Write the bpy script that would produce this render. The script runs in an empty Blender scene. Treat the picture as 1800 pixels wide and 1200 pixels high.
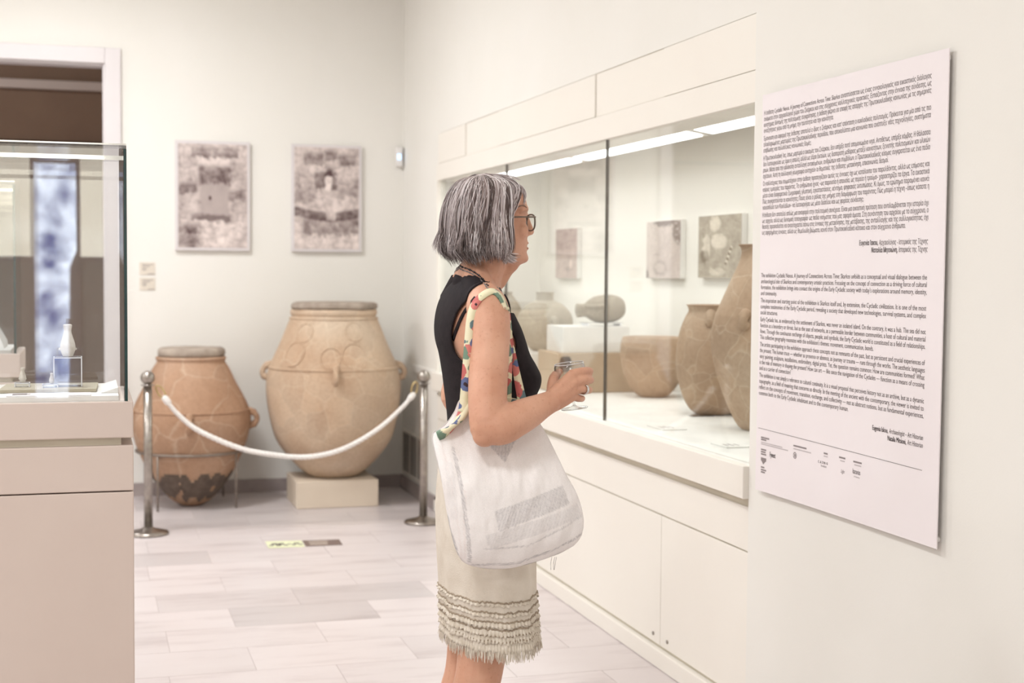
import bpy, bmesh, math, random
import numpy as np
from mathutils import Matrix, Vector, noise as mnoise

S = bpy.context.scene
C = S.collection
random.seed(7)
rng = np.random.default_rng(11)
PI = math.pi

# ------------------------------------------------------------------ camera
YAW, PIT, ROLL, EYE, FPX = math.radians(16.62), math.radians(2.85), math.radians(.45), 1.42, 2500.0
_F = np.array([math.sin(YAW)*math.cos(PIT), math.cos(YAW)*math.cos(PIT), -math.sin(PIT)])
_R = np.array([math.cos(YAW), -math.sin(YAW), 0.0])
_U = np.cross(_R, _F)
_R, _U = math.cos(ROLL)*_R+math.sin(ROLL)*_U, -math.sin(ROLL)*_R+math.cos(ROLL)*_U
cam = bpy.data.cameras.new('camera')
cam.lens, cam.sensor_width, cam.sensor_fit = 50, 36, 'HORIZONTAL'
cam.clip_start, cam.clip_end = .05, 60
cam.dof.use_dof = True
cam.dof.focus_distance = 3.45
cam.dof.aperture_fstop = 4.0
co = bpy.data.objects.new('camera', cam)
m4 = Matrix.Identity(4)
for i in range(3):
    m4[i][0], m4[i][1], m4[i][2] = _R[i], _U[i], -_F[i]
m4[2][3] = EYE
co.matrix_world = m4
C.objects.link(co)
S.camera = co

# ------------------------------------------------------------------ view and world
S.view_settings.view_transform = 'Standard'
S.view_settings.look = 'None'
S.view_settings.gamma = 1
S.view_settings.use_curve_mapping = False
S.view_settings.exposure = 0.06
w = bpy.data.worlds.new('world')
S.world = w
w.use_nodes = True
w.node_tree.nodes['Background'].inputs[0].default_value = (.9, .93, 1, 1)
w.node_tree.nodes['Background'].inputs[1].default_value = .25
LAMP_W = 37.0            # watts of each ceiling lamp
LAMP_COL = (.95, .975, 1.0)
CASE_STRIP = 6.5         # showcase light panels, emission strength


def at(px, py, ax, v):
    """point of the place seen at a photo pixel, on the plane ax = v"""
    d = _F+_R*(px-900)/FPX-_U*(py-600)/FPX
    i = 'xyz'.index(ax)
    t = (v-(0, 0, EYE)[i])/d[i]
    return np.array([0, 0, EYE])+t*d


def proj(p):
    q = np.asarray(p, float)-np.array([0, 0, EYE])
    z = q@_F
    return 900+FPX*(q@_R)/z, 600-FPX*(q@_U)/z


# ------------------------------------------------------------------ materials
def lin(c):
    return tuple(((x/255)/12.92 if x/255 <= .04045 else ((x/255+.055)/1.055)**2.4) for x in c)


class NT:
    def __init__(s, name):
        s.m = bpy.data.materials.new(name)
        s.m.use_nodes = True
        s.t = s.m.node_tree
        s.b = s.t.nodes['Principled BSDF']
        s.out = s.t.nodes['Material Output']

    def n(s, typ, **kw):
        nd = s.t.nodes.new(typ)
        for k, v in kw.items():
            if k.startswith('i_'):
                nd.inputs[k[2:].replace('_', ' ')].default_value = v
            elif k.startswith('x_'):
                nd.inputs[int(k[2:])].default_value = v
            else:
                setattr(nd, k, v)
        return nd

    def l(s, a, b):
        s.t.links.new(a, b)

    def coords(s, rnd=0):
        tc = s.n('ShaderNodeTexCoord')
        if not rnd:
            return tc.outputs['Object']
        oi = s.n('ShaderNodeObjectInfo')
        mu = s.n('ShaderNodeMath', operation='MULTIPLY', x_1=float(rnd))
        s.l(oi.outputs['Random'], mu.inputs[0])
        ad = s.n('ShaderNodeVectorMath', operation='ADD')
        s.l(tc.outputs['Object'], ad.inputs[0])
        s.l(mu.outputs[0], ad.inputs[1])
        return ad.outputs[0]

    def noise(s, vec, scale, detail=4, rough=.55):
        nd = s.n('ShaderNodeTexNoise', i_Scale=scale, i_Detail=detail, i_Roughness=rough)
        s.l(vec, nd.inputs['Vector'])
        return nd.outputs['Fac']

    def ramp(s, fac, stops, interp='LINEAR'):
        nd = s.n('ShaderNodeValToRGB')
        nd.color_ramp.interpolation = interp
        e = nd.color_ramp.elements
        while len(e) < len(stops):
            e.new(.5)
        for el, (p, c) in zip(e, stops):
            el.position = p
            el.color = tuple(c)+(1,)
        s.l(fac, nd.inputs[0])
        return nd.outputs[0]

    def mix(s, fac, a, b, mode='MIX'):
        nd = s.n('ShaderNodeMix', data_type='RGBA', blend_type=mode)
        for v, i in ((fac, 0), (a, 6), (b, 7)):
            if hasattr(v, 'is_linked'):
                s.l(v, nd.inputs[i])
            else:
                nd.inputs[i].default_value = v if i == 0 else tuple(v)+(1,)
        return nd.outputs[2]

    def bump(s, h, strength=.2, dist=.01):
        nd = s.n('ShaderNodeBump', i_Strength=strength, i_Distance=dist)
        s.l(h, nd.inputs['Height'])
        s.l(nd.outputs[0], s.b.inputs['Normal'])


def pmat(name, c1, c2=None, scale=6, rough=.55, bump=0, bscale=None, metal=0, spec=.5, sss=0, rnd=0):
    k = NT(name)
    v = k.coords(rnd)
    c2 = c2 or tuple(x*.94 for x in c1)
    k.l(k.ramp(k.noise(v, scale), [(.3, lin(c2)), (.7, lin(c1))]), k.b.inputs['Base Color'])
    k.b.inputs['Roughness'].default_value = rough
    k.b.inputs['Metallic'].default_value = metal
    k.b.inputs['Specular IOR Level'].default_value = spec
    if sss:
        k.b.inputs['Subsurface Weight'].default_value = sss
        k.b.inputs['Subsurface Radius'].default_value = (.012, .005, .003)
        k.b.inputs['Subsurface Scale'].default_value = .6
    if bump:
        k.bump(k.noise(v, bscale or scale*6), bump, .004)
    return k.m


def emat(name, col, strength, col2=None, scale=3):
    k = NT(name)
    e = k.n('ShaderNodeEmission', i_Strength=strength)
    v = k.coords()
    k.l(k.ramp(k.noise(v, scale, 2), [(.3, col2 or col), (.7, col)]), e.inputs[0])
    k.l(e.outputs[0], k.out.inputs[0])
    return k.m


def glassmat(name, tint=(.97, .985, .98), gain=1.0, rough=0.0):
    """thin pane: transparent + mirror mixed by a Schlick curve"""
    k = NT(name)
    g = k.n('ShaderNodeNewGeometry')
    d = k.n('ShaderNodeVectorMath', operation='DOT_PRODUCT')
    k.l(g.outputs['Incoming'], d.inputs[0])
    k.l(g.outputs['Normal'], d.inputs[1])
    a = k.n('ShaderNodeMath', operation='ABSOLUTE')
    k.l(d.outputs['Value'], a.inputs[0])
    o = k.n('ShaderNodeMath', operation='SUBTRACT', x_0=1.0)
    k.l(a.outputs[0], o.inputs[1])
    p = k.n('ShaderNodeMath', operation='POWER', x_1=5.0)
    k.l(o.outputs[0], p.inputs[0])
    f = k.n('ShaderNodeMath', operation='MULTIPLY_ADD', x_1=.9*gain, x_2=.045*gain, use_clamp=True)
    k.l(p.outputs[0], f.inputs[0])
    t = k.n('ShaderNodeBsdfTransparent')
    nz = k.noise(k.coords(), 3, 2)
    k.l(k.ramp(nz, [(.3, tint), (.7, tuple(min(1, x*1.005) for x in tint))]), t.inputs[0])
    gl = k.n('ShaderNodeBsdfGlossy', i_Roughness=rough)
    mx = k.n('ShaderNodeMixShader')
    k.l(f.outputs[0], mx.inputs[0])
    k.l(t.outputs[0], mx.inputs[1])
    k.l(gl.outputs[0], mx.inputs[2])
    k.l(mx.outputs[0], k.out.inputs[0])
    return k.m


def attrmat(name, rough=.6, attr='Col', spec=.4, grain=0, gscale=300, bump=0):
    k = NT(name)
    a = k.n('ShaderNodeAttribute', attribute_name=attr)
    c = a.outputs['Color']
    v = k.coords()
    if grain:
        c = k.mix(grain, c, k.ramp(k.noise(v, gscale, 2), [(.3, (.35, .33, .32)), (.7, (1, 1, 1))]), 'MULTIPLY')
    k.l(c, k.b.inputs['Base Color'])
    k.b.inputs['Roughness'].default_value = rough
    k.b.inputs['Specular IOR Level'].default_value = spec
    if bump:
        k.bump(k.noise(v, gscale, 2), bump, .002)
    return k.m


def potmat(name, c1, c2, c3, crack=(235, 222, 200), cs=7, rough=.8):
    k = NT(name)
    v = k.coords()
    n1 = k.noise(v, 2.6, 5)
    base = k.ramp(n1, [(.32, lin(c2)), (.52, lin(c1)), (.72, lin(c3))])
    wv = k.n('ShaderNodeVectorMath', operation='ADD')
    nn = k.n('ShaderNodeTexNoise', i_Scale=4.0)
    k.l(v, nn.inputs['Vector'])
    sc = k.n('ShaderNodeVectorMath', operation='SCALE', i_Scale=.18)
    k.l(nn.outputs['Color'], sc.inputs[0])
    k.l(v, wv.inputs[0])
    k.l(sc.outputs[0], wv.inputs[1])
    vo = k.n('ShaderNodeTexVoronoi', feature='DISTANCE_TO_EDGE', i_Scale=float(cs))
    k.l(wv.outputs[0], vo.inputs['Vector'])
    e = k.ramp(vo.outputs['Distance'], [(0, (1, 1, 1)), (.03, (0, 0, 0))])
    vc = k.n('ShaderNodeTexVoronoi', i_Scale=float(cs))
    k.l(wv.outputs[0], vc.inputs['Vector'])
    sep = k.n('ShaderNodeSeparateColor')
    k.l(vc.outputs['Color'], sep.inputs[0])
    sherd = k.ramp(sep.outputs[0], [(0, (.90, .90, .90)), (1, (1.05, 1.04, 1.02))])
    base = k.mix(.8, base, sherd, 'MULTIPLY')
    fm = k.n('ShaderNodeMath', operation='MULTIPLY', x_1=.2)
    k.l(e, fm.inputs[0])
    base = k.mix(fm.outputs[0], base, lin(crack))
    sp = k.noise(v, 60, 3)
    base = k.mix(.35, base, k.ramp(sp, [(.35, (.72, .7, .68)), (.6, (1, 1, 1))]), 'MULTIPLY')
    k.l(base, k.b.inputs['Base Color'])
    k.b.inputs['Roughness'].default_value = rough
    k.b.inputs['Specular IOR Level'].default_value = .25
    k.bump(sp, .25, .004)
    return k.m


M = {}
M['wall'] = pmat('cream_wall', (236, 233, 227), (233, 230, 223), 1.5, .75, .05, 180, spec=.2)
M['ceil'] = pmat('ceiling_paint', (240, 236, 226), None, 2, .85)
M['joinery'] = pmat('cream_joinery', (238, 233, 224), (236, 230, 221), 2, .5, spec=.3)
M['gapdark'] = pmat('painted_gap_shade', (216, 207, 188), None, 4, .7)  # darker tone put into the gaps so the seams read as shade
M['trimwhite'] = pmat('white_trim', (220, 214, 214), (216, 209, 209), 3, .45)
M['inside'] = pmat('showcase_lining', (240, 236, 229), (238, 234, 226), 2, .8, spec=.2)
M['white'] = pmat('white_board', (246, 243, 238), None, 5, .6, spec=.3)
M['plinth'] = pmat('beige_plinth', (219, 203, 193), (215, 198, 188), 3, .6, spec=.3)
M['blockp'] = pmat('stone_beige_block', (217, 203, 185), (212, 197, 179), 3, .7, spec=.3)
M['stonebase'] = pmat('grey_marble_base', (176, 164, 160), (150, 138, 136), 6, .4)
M['dimroom'] = pmat('dim_toned_room_wall', (150, 124, 104), (140, 114, 96), 2, .85)  # brown tone stands for cream walls left unlit
M['steel'] = pmat('brushed_steel', (176, 168, 160), (150, 143, 137), 40, .3, metal=1)
M['chrome'] = pmat('polished_chrome', (225, 224, 222), None, 10, .12, metal=1)
M['brass'] = pmat('worn_brass', (210, 190, 140), (190, 168, 120), 40, .3, metal=1)
M['iron'] = pmat('grey_iron_rod', (150, 138, 128), (128, 116, 106), 30, .5, metal=.6)
M['rope'] = pmat('white_rope', (244, 240, 236), (226, 220, 214), 90, .8, .5, 200)
M['glass'] = glassmat('clear_pane')
M['casegl'] = glassmat('case_pane', (.975, .98, .98), 1.3)
M['drink'] = glassmat('wine_glass_wall', (.985, .988, .985), 2.4)
M['glassedge'] = pmat('green_glass_edge', (28, 62, 58), (20, 44, 42), 20, .2)
M['acryl'] = glassmat('acrylic_block', (.93, .94, .955), 1.6)
M['acrylrim'] = pmat('acrylic_edge_and_rim_glint', (246, 246, 250), (236, 236, 242), 30, .25)
M['silicone'] = pmat('dark_joint', (92, 84, 74), (76, 70, 62), 30, .5)
M['marbfig'] = pmat('white_marble_figure', (238, 232, 224), (205, 196, 184), 30, .5, .2, 120)
M['woodbase'] = pmat('olive_board', (178, 168, 146), (168, 157, 134), 12, .7)
M['ink'] = pmat('printed_ink', (120, 111, 111), (110, 101, 101), 40, .8, spec=.1)
M['inkgrey'] = pmat('printed_grey_ink', (150, 140, 140), None, 40, .8, spec=.1)
M['inklight'] = pmat('printed_pale_ink', (204, 195, 196), None, 40, .8, spec=.1)
M['paper'] = pmat('poster_board', (240, 233, 234), (238, 230, 231), 3, .75, spec=.2)
M['card'] = pmat('label_card', (226, 216, 202), None, 10, .8)
M['pstone'] = pmat('stone_lid', (178, 164, 150), (144, 130, 118), 14, .9, .8, 40)
M['jarbig'] = potmat('pithos_clay_sandy', (201, 177, 153), (190, 161, 135), (210, 190, 168), cs=6)
M['jarsmall'] = potmat('pithos_clay_orange', (180, 146, 121), (164, 128, 102), (192, 163, 141), cs=5)
M['char'] = pmat('charred_clay', (112, 96, 84), (84, 72, 64), 22, .9, .4, 80)
M['potbrown'] = potmat('pot_clay_brown', (182, 156, 132), (166, 138, 114), (198, 176, 154), cs=9)
M['potgrey'] = potmat('pot_clay_grey', (180, 170, 154), (162, 150, 133), (198, 189, 175), cs=9)
M['boxtan'] = pmat('tan_box', (196, 176, 152), (188, 166, 141), 8, .8)
M['dark'] = pmat('dark_rail_hollow_shade', (70, 52, 42), (60, 44, 36), 20, .9)  # dark rail, and the painted shade of hollows
M['lighton'] = emat('showcase_light_diffuser', (1, .995, .985), CASE_STRIP, (.97, .965, .95))
M['lamp'] = emat('lamp_diffuser', (1, .97, .92), 4.0, (.98, .95, .90))
M['led'] = emat('blue_led', (.35, .6, 1), 3.0)
M['winblind'] = emat('sunlit_blind', (1, .95, .82), 4.5, (.8, .74, .6), 2.2)
M['winsky'] = emat('daylight_pane', (.80, .88, 1), 7.5, (.06, .09, .22), 5.5)
M['plastic'] = pmat('white_plastic', (240, 236, 232), None, 10, .4)
M['signgreen'] = pmat('green_sign', (222, 224, 190), (216, 219, 180), 20, .6)
M['signbrown'] = pmat('brown_sign', (122, 104, 96), (112, 94, 88), 20, .6)
M['signtext'] = pmat('sign_print_beige', (176, 160, 148), None, 20, .7)
M['skin'] = None
M['black'] = pmat('black_jersey', (44, 38, 40), (36, 31, 33), 60, .85, .2, 500, spec=.15)
M['skirt'] = pmat('linen_skirt', (234, 225, 212), (220, 209, 194), 18, .9, .35, 350, spec=.1)
M['frill'] = pmat('linen_frill', (238, 229, 216), (208, 196, 178), 60, .9, .4, 350, spec=.1)
M['sclera'] = pmat('eye_white', (226, 210, 200), (214, 194, 184), 60, .3)
M['seam'] = pmat('linen_seam_shade', (176, 160, 140), (150, 134, 116), 90, .9)  # seam thread, darkened to carry the shading between the frills
M['frame'] = pmat('tortoise_frame', (124, 108, 92), (78, 66, 58), 90, .3)
M['beadb'] = pmat('black_beads', (46, 40, 42), None, 50, .3)
M['beadg'] = pmat('grey_beads', (150, 142, 140), (110, 102, 100), 120, .35)
M['lips'] = pmat('lips', (204, 146, 124), None, 50, .5)
M['brow'] = pmat('brow_hair', (160, 130, 112), (136, 108, 92), 200, .8)


def skin():
    k = NT('sun_tanned_skin')
    v = k.coords()
    a = k.ramp(k.noise(v, 9, 4), [(.3, lin((202, 148, 121))), (.7, lin((220, 171, 145)))])
    f = k.ramp(k.noise(v, 130, 3), [(.28, (.78, .70, .66)), (.42, (1, 1, 1))])
    k.l(k.mix(.45, a, f, 'MULTIPLY'), k.b.inputs['Base Color'])
    k.b.inputs['Roughness'].default_value = .5
    k.b.inputs['Specular IOR Level'].default_value = .35
    k.b.inputs['Subsurface Weight'].default_value = .15
    k.b.inputs['Subsurface Radius'].default_value = (.012, .005, .003)
    k.b.inputs['Subsurface Scale'].default_value = .5
    k.bump(k.noise(v, 260, 3), .18, .002)
    return k.m


M['skin'] = skin()


def marble():
    k = NT('marble_tile')
    v = k.coords(60)
    mp = k.n('ShaderNodeMapping')
    mp.inputs['Scale'].default_value = (1.2, 5.5, 1)
    mp.inputs['Rotation'].default_value = (0, 0, .12)
    k.l(v, mp.inputs['Vector'])
    n = k.noise(mp.outputs[0], 1.6, 6, .6)
    r = k.ramp(n, [(.30, (.80, .77, .77)), (.48, (.97, .96, .96)), (.75, (1, 1, 1))])
    oi = k.n('ShaderNodeObjectInfo')
    k.l(k.mix(1.0, oi.outputs['Color'], r, 'MULTIPLY'), k.b.inputs['Base Color'])
    k.b.inputs['Roughness'].default_value = .32
    k.b.inputs['Specular IOR Level'].default_value = .45
    return k.m


M['marble'] = marble()
M['slab'] = pmat('marble_floor_far', (217, 209, 207), (205, 196, 194), 2, .35)
M['grout'] = pmat('floor_joint', (196, 184, 180), None, 20, .8)


def floral():
    k = NT('floral_cotton')
    v = k.coords()
    nn = k.n('ShaderNodeTexNoise', i_Scale=45.0)
    k.l(v, nn.inputs['Vector'])
    sc = k.n('ShaderNodeVectorMath', operation='SCALE', i_Scale=.022)
    k.l(nn.outputs['Color'], sc.inputs[0])
    ad = k.n('ShaderNodeVectorMath', operation='ADD')
    k.l(v, ad.inputs[0])
    k.l(sc.outputs[0], ad.inputs[1])
    vo = k.n('ShaderNodeTexVoronoi', i_Scale=36.0)
    k.l(ad.outputs[0], vo.inputs['Vector'])
    sep = k.n('ShaderNodeSeparateColor')
    k.l(vo.outputs['Color'], sep.inputs[0])
    pal = k.ramp(sep.outputs[0], [(0, lin((200, 108, 104))), (.26, lin((120, 146, 126))), (.46, lin((100, 112, 152))),
                                  (.62, lin((104, 128, 132))), (.76, lin((214, 128, 120))), (.9, lin((232, 226, 190)))], 'CONSTANT')
    d = k.ramp(vo.outputs['Distance'], [(.0, (0, 0, 0)), (.56, (0, 0, 0)), (.60, (1, 1, 1))])
    c = k.mix(d, pal, lin((236, 228, 196)))
    ce = k.ramp(vo.outputs['Distance'], [(.0, (1, 1, 1)), (.13, (1, 1, 1)), (.16, (0, 0, 0))])
    c = k.mix(ce, c, lin((60, 44, 52)))
    k.l(c, k.b.inputs['Base Color'])
    k.b.inputs['Roughness'].default_value = .85
    k.bump(k.noise(v, 600, 2), .2, .001)
    return k.m


M['floral'] = floral()
M['print'] = attrmat('printed_photo', .7, spec=.2, grain=.12, gscale=160)
M['hair'] = attrmat('grey_hair', .42, spec=.5)
M['hairbase'] = pmat('grey_hair_under', (118, 104, 100), (92, 80, 77), 60, .7)
M['bagcloth'] = attrmat('slub_cotton_print', .9, spec=.1, grain=.10, gscale=420, bump=.4)


# ------------------------------------------------------------------ mesh helpers
def tag(o, label=None, cat=None, group=None, kind=None):
    for k, v in (('label', label), ('category', cat), ('group', group), ('kind', kind)):
        if v:
            o[k] = v
    return o


def empty(name, loc, label=None, cat=None, group=None, kind=None):
    o = bpy.data.objects.new(name, None)
    o.empty_display_size = .05
    C.objects.link(o)
    o.location = [float(c) for c in loc]
    return tag(o, label, cat, group, kind)


def adopt(o, p):
    if p is not None:
        o.parent = p
        q = p
        t = Vector((0, 0, 0))
        while q is not None:          # every ancestor is only translated
            t += Vector(q.location)
            q = q.parent
        o.matrix_parent_inverse = Matrix.Translation(-t) if p.parent is None else Matrix.Identity(4)
    return o


def link(name, me, mat, parent=None, smooth=False):
    if mat is not None:
        me.materials.append(M[mat] if isinstance(mat, str) else mat)
    if smooth:
        me.polygons.foreach_set('use_smooth', [True]*len(me.polygons))
    o = bpy.data.objects.new(name, me)
    C.objects.link(o)
    return adopt(o, parent)


class MB:
    def __init__(s):
        s.v, s.f = [], []

    def add(s, vs, fs):
        k = len(s.v)
        s.v.extend([tuple(float(c) for c in p) for p in vs])
        s.f.extend([tuple(i+k for i in f) for f in fs])
        return s

    def box(s, x0, x1, y0, y1, z0, z1):
        return s.add([(x, y, z) for x in (x0, x1) for y in (y0, y1) for z in (z0, z1)],
                     [(0, 1, 3, 2), (4, 6, 7, 5), (0, 4, 5, 1), (2, 3, 7, 6), (0, 2, 6, 4), (1, 5, 7, 3)])

    def rings(s, rings, cap=True, closed=False):
        n = len(rings[0])
        k = len(s.v)
        for r in rings:
            s.v.extend([tuple(float(c) for c in p) for p in r])
        R = len(rings)
        for i in range(R if closed else R-1):
            a, b = k+i*n, k+((i+1) % R)*n
            for j in range(n):
                j2 = (j+1) % n
                s.f.append((a+j, a+j2, b+j2, b+j))
        if cap and not closed:
            s.f.append(tuple(k+j for j in reversed(range(n))))
            s.f.append(tuple(k+(R-1)*n+j for j in range(n)))
        return s

    def tube(s, pts, rad, n=12, ref=(0, 0, 1), flat=1.0, round_=True, closed=False):
        P = [np.array(p, float) for p in pts]
        if not hasattr(rad, '__len__'):
            rad = [rad]*len(P)
        rs = []
        ref = np.array(ref, float)

        def ring(c, t, r):
            a = np.cross(t, ref)
            if np.linalg.norm(a) < 1e-4:
                a = np.cross(t, (1, .3, .2))
            a /= np.linalg.norm(a)
            b = np.cross(a, t)
            return [c+r*(math.cos(2*PI*j/n)*a+flat*math.sin(2*PI*j/n)*b) for j in range(n)]
        for i, p in enumerate(P):
            if closed:
                t = P[(i+1) % len(P)]-P[i-1]
            else:
                t = P[min(i+1, len(P)-1)]-P[max(i-1, 0)]
            t = t/(np.linalg.norm(t)+1e-12)
            if round_ and not closed and i == 0:
                rs += [ring(p-t*rad[0]*.9, t, rad[0]*.35), ring(p-t*rad[0]*.6, t, rad[0]*.78)]
            rs.append(ring(p, t, rad[i]))
            if round_ and not closed and i == len(P)-1:
                rs += [ring(p+t*rad[i]*.6, t, rad[i]*.78), ring(p+t*rad[i]*.9, t, rad[i]*.35)]
        return s.rings(rs, True, closed)

    def lathe(s, prof, c=(0, 0, 0), n=40, wob=0, seed=0):
        k = len(s.v)
        for i, (r, z) in enumerate(prof):
            for j in range(n):
                a = 2*PI*j/n
                rr = r
                if wob:
                    rr *= 1+wob*mnoise.noise(Vector((math.cos(a)*1.5+seed, math.sin(a)*1.5, z*4)))
                s.v.append((c[0]+rr*math.cos(a), c[1]+rr*math.sin(a), c[2]+z))
        for i in range(len(prof)-1):
            for j in range(n):
                j2 = (j+1) % n
                s.f.append((k+i*n+j, k+i*n+j2, k+(i+1)*n+j2, k+(i+1)*n+j))
        if prof[0][0] > 1e-6:
            s.f.append(tuple(k+j for j in reversed(range(n))))
        if prof[-1][0] > 1e-6:
            s.f.append(tuple(k+(len(prof)-1)*n+j for j in range(n)))
        return s

    def ball(s, c, r, n=12, m=8):
        rx, ry, rz = (r, r, r) if not hasattr(r, '__len__') else r
        k = len(s.v)
        for i in range(m+1):
            th = PI*i/m
            for j in range(n):
                ph = 2*PI*j/n
                rr = max(math.sin(th), 1e-3)
                s.v.append((c[0]+rx*rr*math.cos(ph), c[1]+ry*rr*math.sin(ph), c[2]-rz*math.cos(th)))
        for i in range(m):
            for j in range(n):
                j2 = (j+1) % n
                s.f.append((k+i*n+j, k+i*n+j2, k+(i+1)*n+j2, k+(i+1)*n+j))
        return s

    def mesh(s, name):
        me = bpy.data.meshes.new(name)
        me.from_pydata(s.v, [], s.f)
        me.update()
        return me

    def build(s, name, mat, parent=None, smooth=False):
        return link(name, s.mesh(name), mat, parent, smooth)


def boxo(name, x0, x1, y0, y1, z0, z1, mat, parent=None, bevel=0.0):
    me = bpy.data.meshes.new(name)
    bm = bmesh.new()
    mx = Matrix.Translation(((x0+x1)/2, (y0+y1)/2, (z0+z1)/2)) @ Matrix.Diagonal((abs(x1-x0), abs(y1-y0), abs(z1-z0), 1))
    bmesh.ops.create_cube(bm, size=1, matrix=mx)
    if bevel:
        bmesh.ops.bevel(bm, geom=bm.edges[:], offset=bevel, segments=2, profile=.5, affect='EDGES')
    bm.to_mesh(me)
    bm.free()
    return link(name, me, mat, parent)


def curve_pts(pts, n):
    """Catmull-Rom through pts, n samples"""
    P = np.array(pts, float)
    P = np.vstack([2*P[0]-P[1], P, 2*P[-1]-P[-2]])
    out = []
    for u in np.linspace(0, len(P)-3-1e-9, n):
        i = int(u)
        t = u-i
        a, b, c, d = P[i:i+4]
        out.append(.5*((2*b)+(c-a)*t+(2*a-5*b+4*c-d)*t*t+(3*b-3*c+d-a)*t**3))
    return np.array(out)


def set_col(me, cols):
    a = me.color_attributes.new('Col', 'FLOAT_COLOR', 'POINT')
    c = np.ones((len(me.vertices), 4), np.float32)
    c[:, :3] = cols
    a.data.foreach_set('color', c.ravel())


# ================================================================== SETTING
XW, YB = 1.97, 9.10          # right wall plane, back wall plane
XL, YR, ZC = -5.0, -4.0, 3.5  # left wall, rear wall, ceiling
PIER = 3.968                  # the plain pier starts here towards the camera

# floor: marble tiles, nearest ones as single pieces
fl = boxo('floor', XL-.1, 3.2, YR-.1, YB+4, -.12, -.008, 'slab')
tag(fl, 'pale marble floor of the gallery', 'floor', None, 'structure')
boxo('joint_bed', XL+.02, XW-.002, YR+.02, YB-.002, -.0079, -.0015, 'grout', fl)
TW, TH = .585, .318
rowY0 = 5.02
tme = {}
dark = {(6.928, .0125), (5.974, .857), (5.656, .585), (5.974, .272)}


def tile_mesh(wd, hd):
    key = (round(wd, 3), round(hd, 3))
    if key not in tme:
        bm = bmesh.new()
        bmesh.ops.create_cube(bm, size=1, matrix=Matrix.Translation((wd/2, hd/2, -.0035)) @ Matrix.Diagonal((wd-.0022, hd-.0022, .007, 1)))
        me = bpy.data.meshes.new('floor_tile')
        bm.to_mesh(me)
        bm.free()
        me.materials.append(M['marble'])
        tme[key] = me
    return tme[key]


for r in range(-6, 13):
    y0 = rowY0+r*TH
    y1 = min(y0+TH, YB-.001)
    if y1-y0 < .02:
        continue
    off = 0.0 if r % 2 == 0 else TW/2
    for c in range(-4, 5):
        x0 = -.02+off+c*TW+.012*math.sin(r*2.1)
        x1 = min(x0+TW, XW-.001)
        if x1-x0 < .02:
            continue
        o = bpy.data.objects.new('floor_tile', tile_mesh(x1-x0, y1-y0))
        C.objects.link(o)
        adopt(o, fl)
        o.location = (x0, y0, 0)
        j = random.uniform(-1, 1)*.035
        base = np.array(lin((218, 209, 208)))*(1+j)
        xc, yc = (x0+x1)/2, (y0+y1)/2
        for (dx, dy, kf) in ((.35, 7.08, .84), (1.16, 6.13, .84), (.86, 5.81, .82), (.56, 6.13, .91), (.85, 7.9, .92)):
            if abs(xc-dx) < .2 and abs(yc-dy) < .1:
                base = np.array(lin((218, 209, 208)))*kf
        if yc > 8.0:
            base = base*random.uniform(.80, .98)
        o.color = tuple(base)+(1,)

# walls
DX0, DX1, DZ = -1.45, .108, 2.66      # doorway in the back wall
bw = MB()
bw.box(DX1, XW, YB, YB+.14, 0, ZC).box(DX0, DX1, YB, YB+.14, DZ, ZC).box(XL, DX0, YB, YB+.14, 0, ZC)
tag(bw.build('wall_back', 'wall'), 'cream plastered back wall behind the large jars', 'wall', None, 'structure')
rw = MB()
rw.box(XW-.02, XW+.15, YR, PIER, 0, ZC)                     # plain pier and near wall
rw.box(XW, XW+.15, 8.12, YB, 0, ZC)                         # by the corner
rw.box(XW, XW+.15, PIER, 8.12, 2.215, ZC)                   # above the showcase
tag(rw.build('wall_right', 'wall'), 'cream wall with the built-in showcase and the text poster', 'wall', None, 'structure')
tag(boxo('wall_left', XL-.15, XL, YR, YB+.14, 0, ZC, 'wall'), 'cream left wall of the gallery', 'wall', None, 'structure')
rear = MB()
WX0, WX1, WZ0, WZ1 = -1.5, .16, 1.46, 2.36
rear.box(XL, WX0, YR-.15, YR, 0, ZC).box(WX1, XW+.15, YR-.15, YR, 0, ZC)
rear.box(WX0, WX1, YR-.15, YR, 0, WZ0).box(WX0, WX1, YR-.15, YR, WZ1, ZC)
tag(rear.build('wall_rear', 'wall'), 'cream rear wall with the sunlit window', 'wall', None, 'structure')
tag(boxo('ceiling', XL-.1, 3.2, YR-.1, YB+.14, ZC, ZC+.1, 'ceil'), 'white ceiling of the gallery', 'ceiling', None, 'structure')

# windows of the rear wall (seen only as reflections in the glass cases)
wn = empty('window_1', ((WX0+WX1)/2, YR, WZ0), 'sunlit window with a cream blind in the rear wall', 'window', None, 'structure')
boxo('blind', WX0, WX1, YR-.12, YR-.10, WZ0, WZ1, 'winblind', wn)
fr = MB()
for xx in (WX0, WX1-.04):
    fr.box(xx, xx+.04, YR-.09, YR-.03, WZ0, WZ1)
fr.box(WX0+.04, WX1-.04, YR-.09, YR-.03, WZ0, WZ0+.04).box(WX0+.04, WX1-.04, YR-.09, YR-.03, WZ1-.04, WZ1)
fr.build('window_frame', 'trimwhite', wn)
wd = empty('window_2', (-.2, YR, .4), 'tall narrow daylight window beside the blind', 'window', None, 'structure')
boxo('window_frame', -.40, -.05, YR+.001, YR+.03, .42, 2.22, 'trimwhite', wd)
k = MB()
k.add([(-.37, YR+.035, .46), (-.14, YR+.035, .46), (-.13, YR+.035, 1.42), (-.08, YR+.035, 1.55), (-.08, YR+.035, 2.18), (-.37, YR+.035, 2.18)], [(5, 4, 3, 2, 1, 0)])
k.build('pane', 'winsky', wd)

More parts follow.
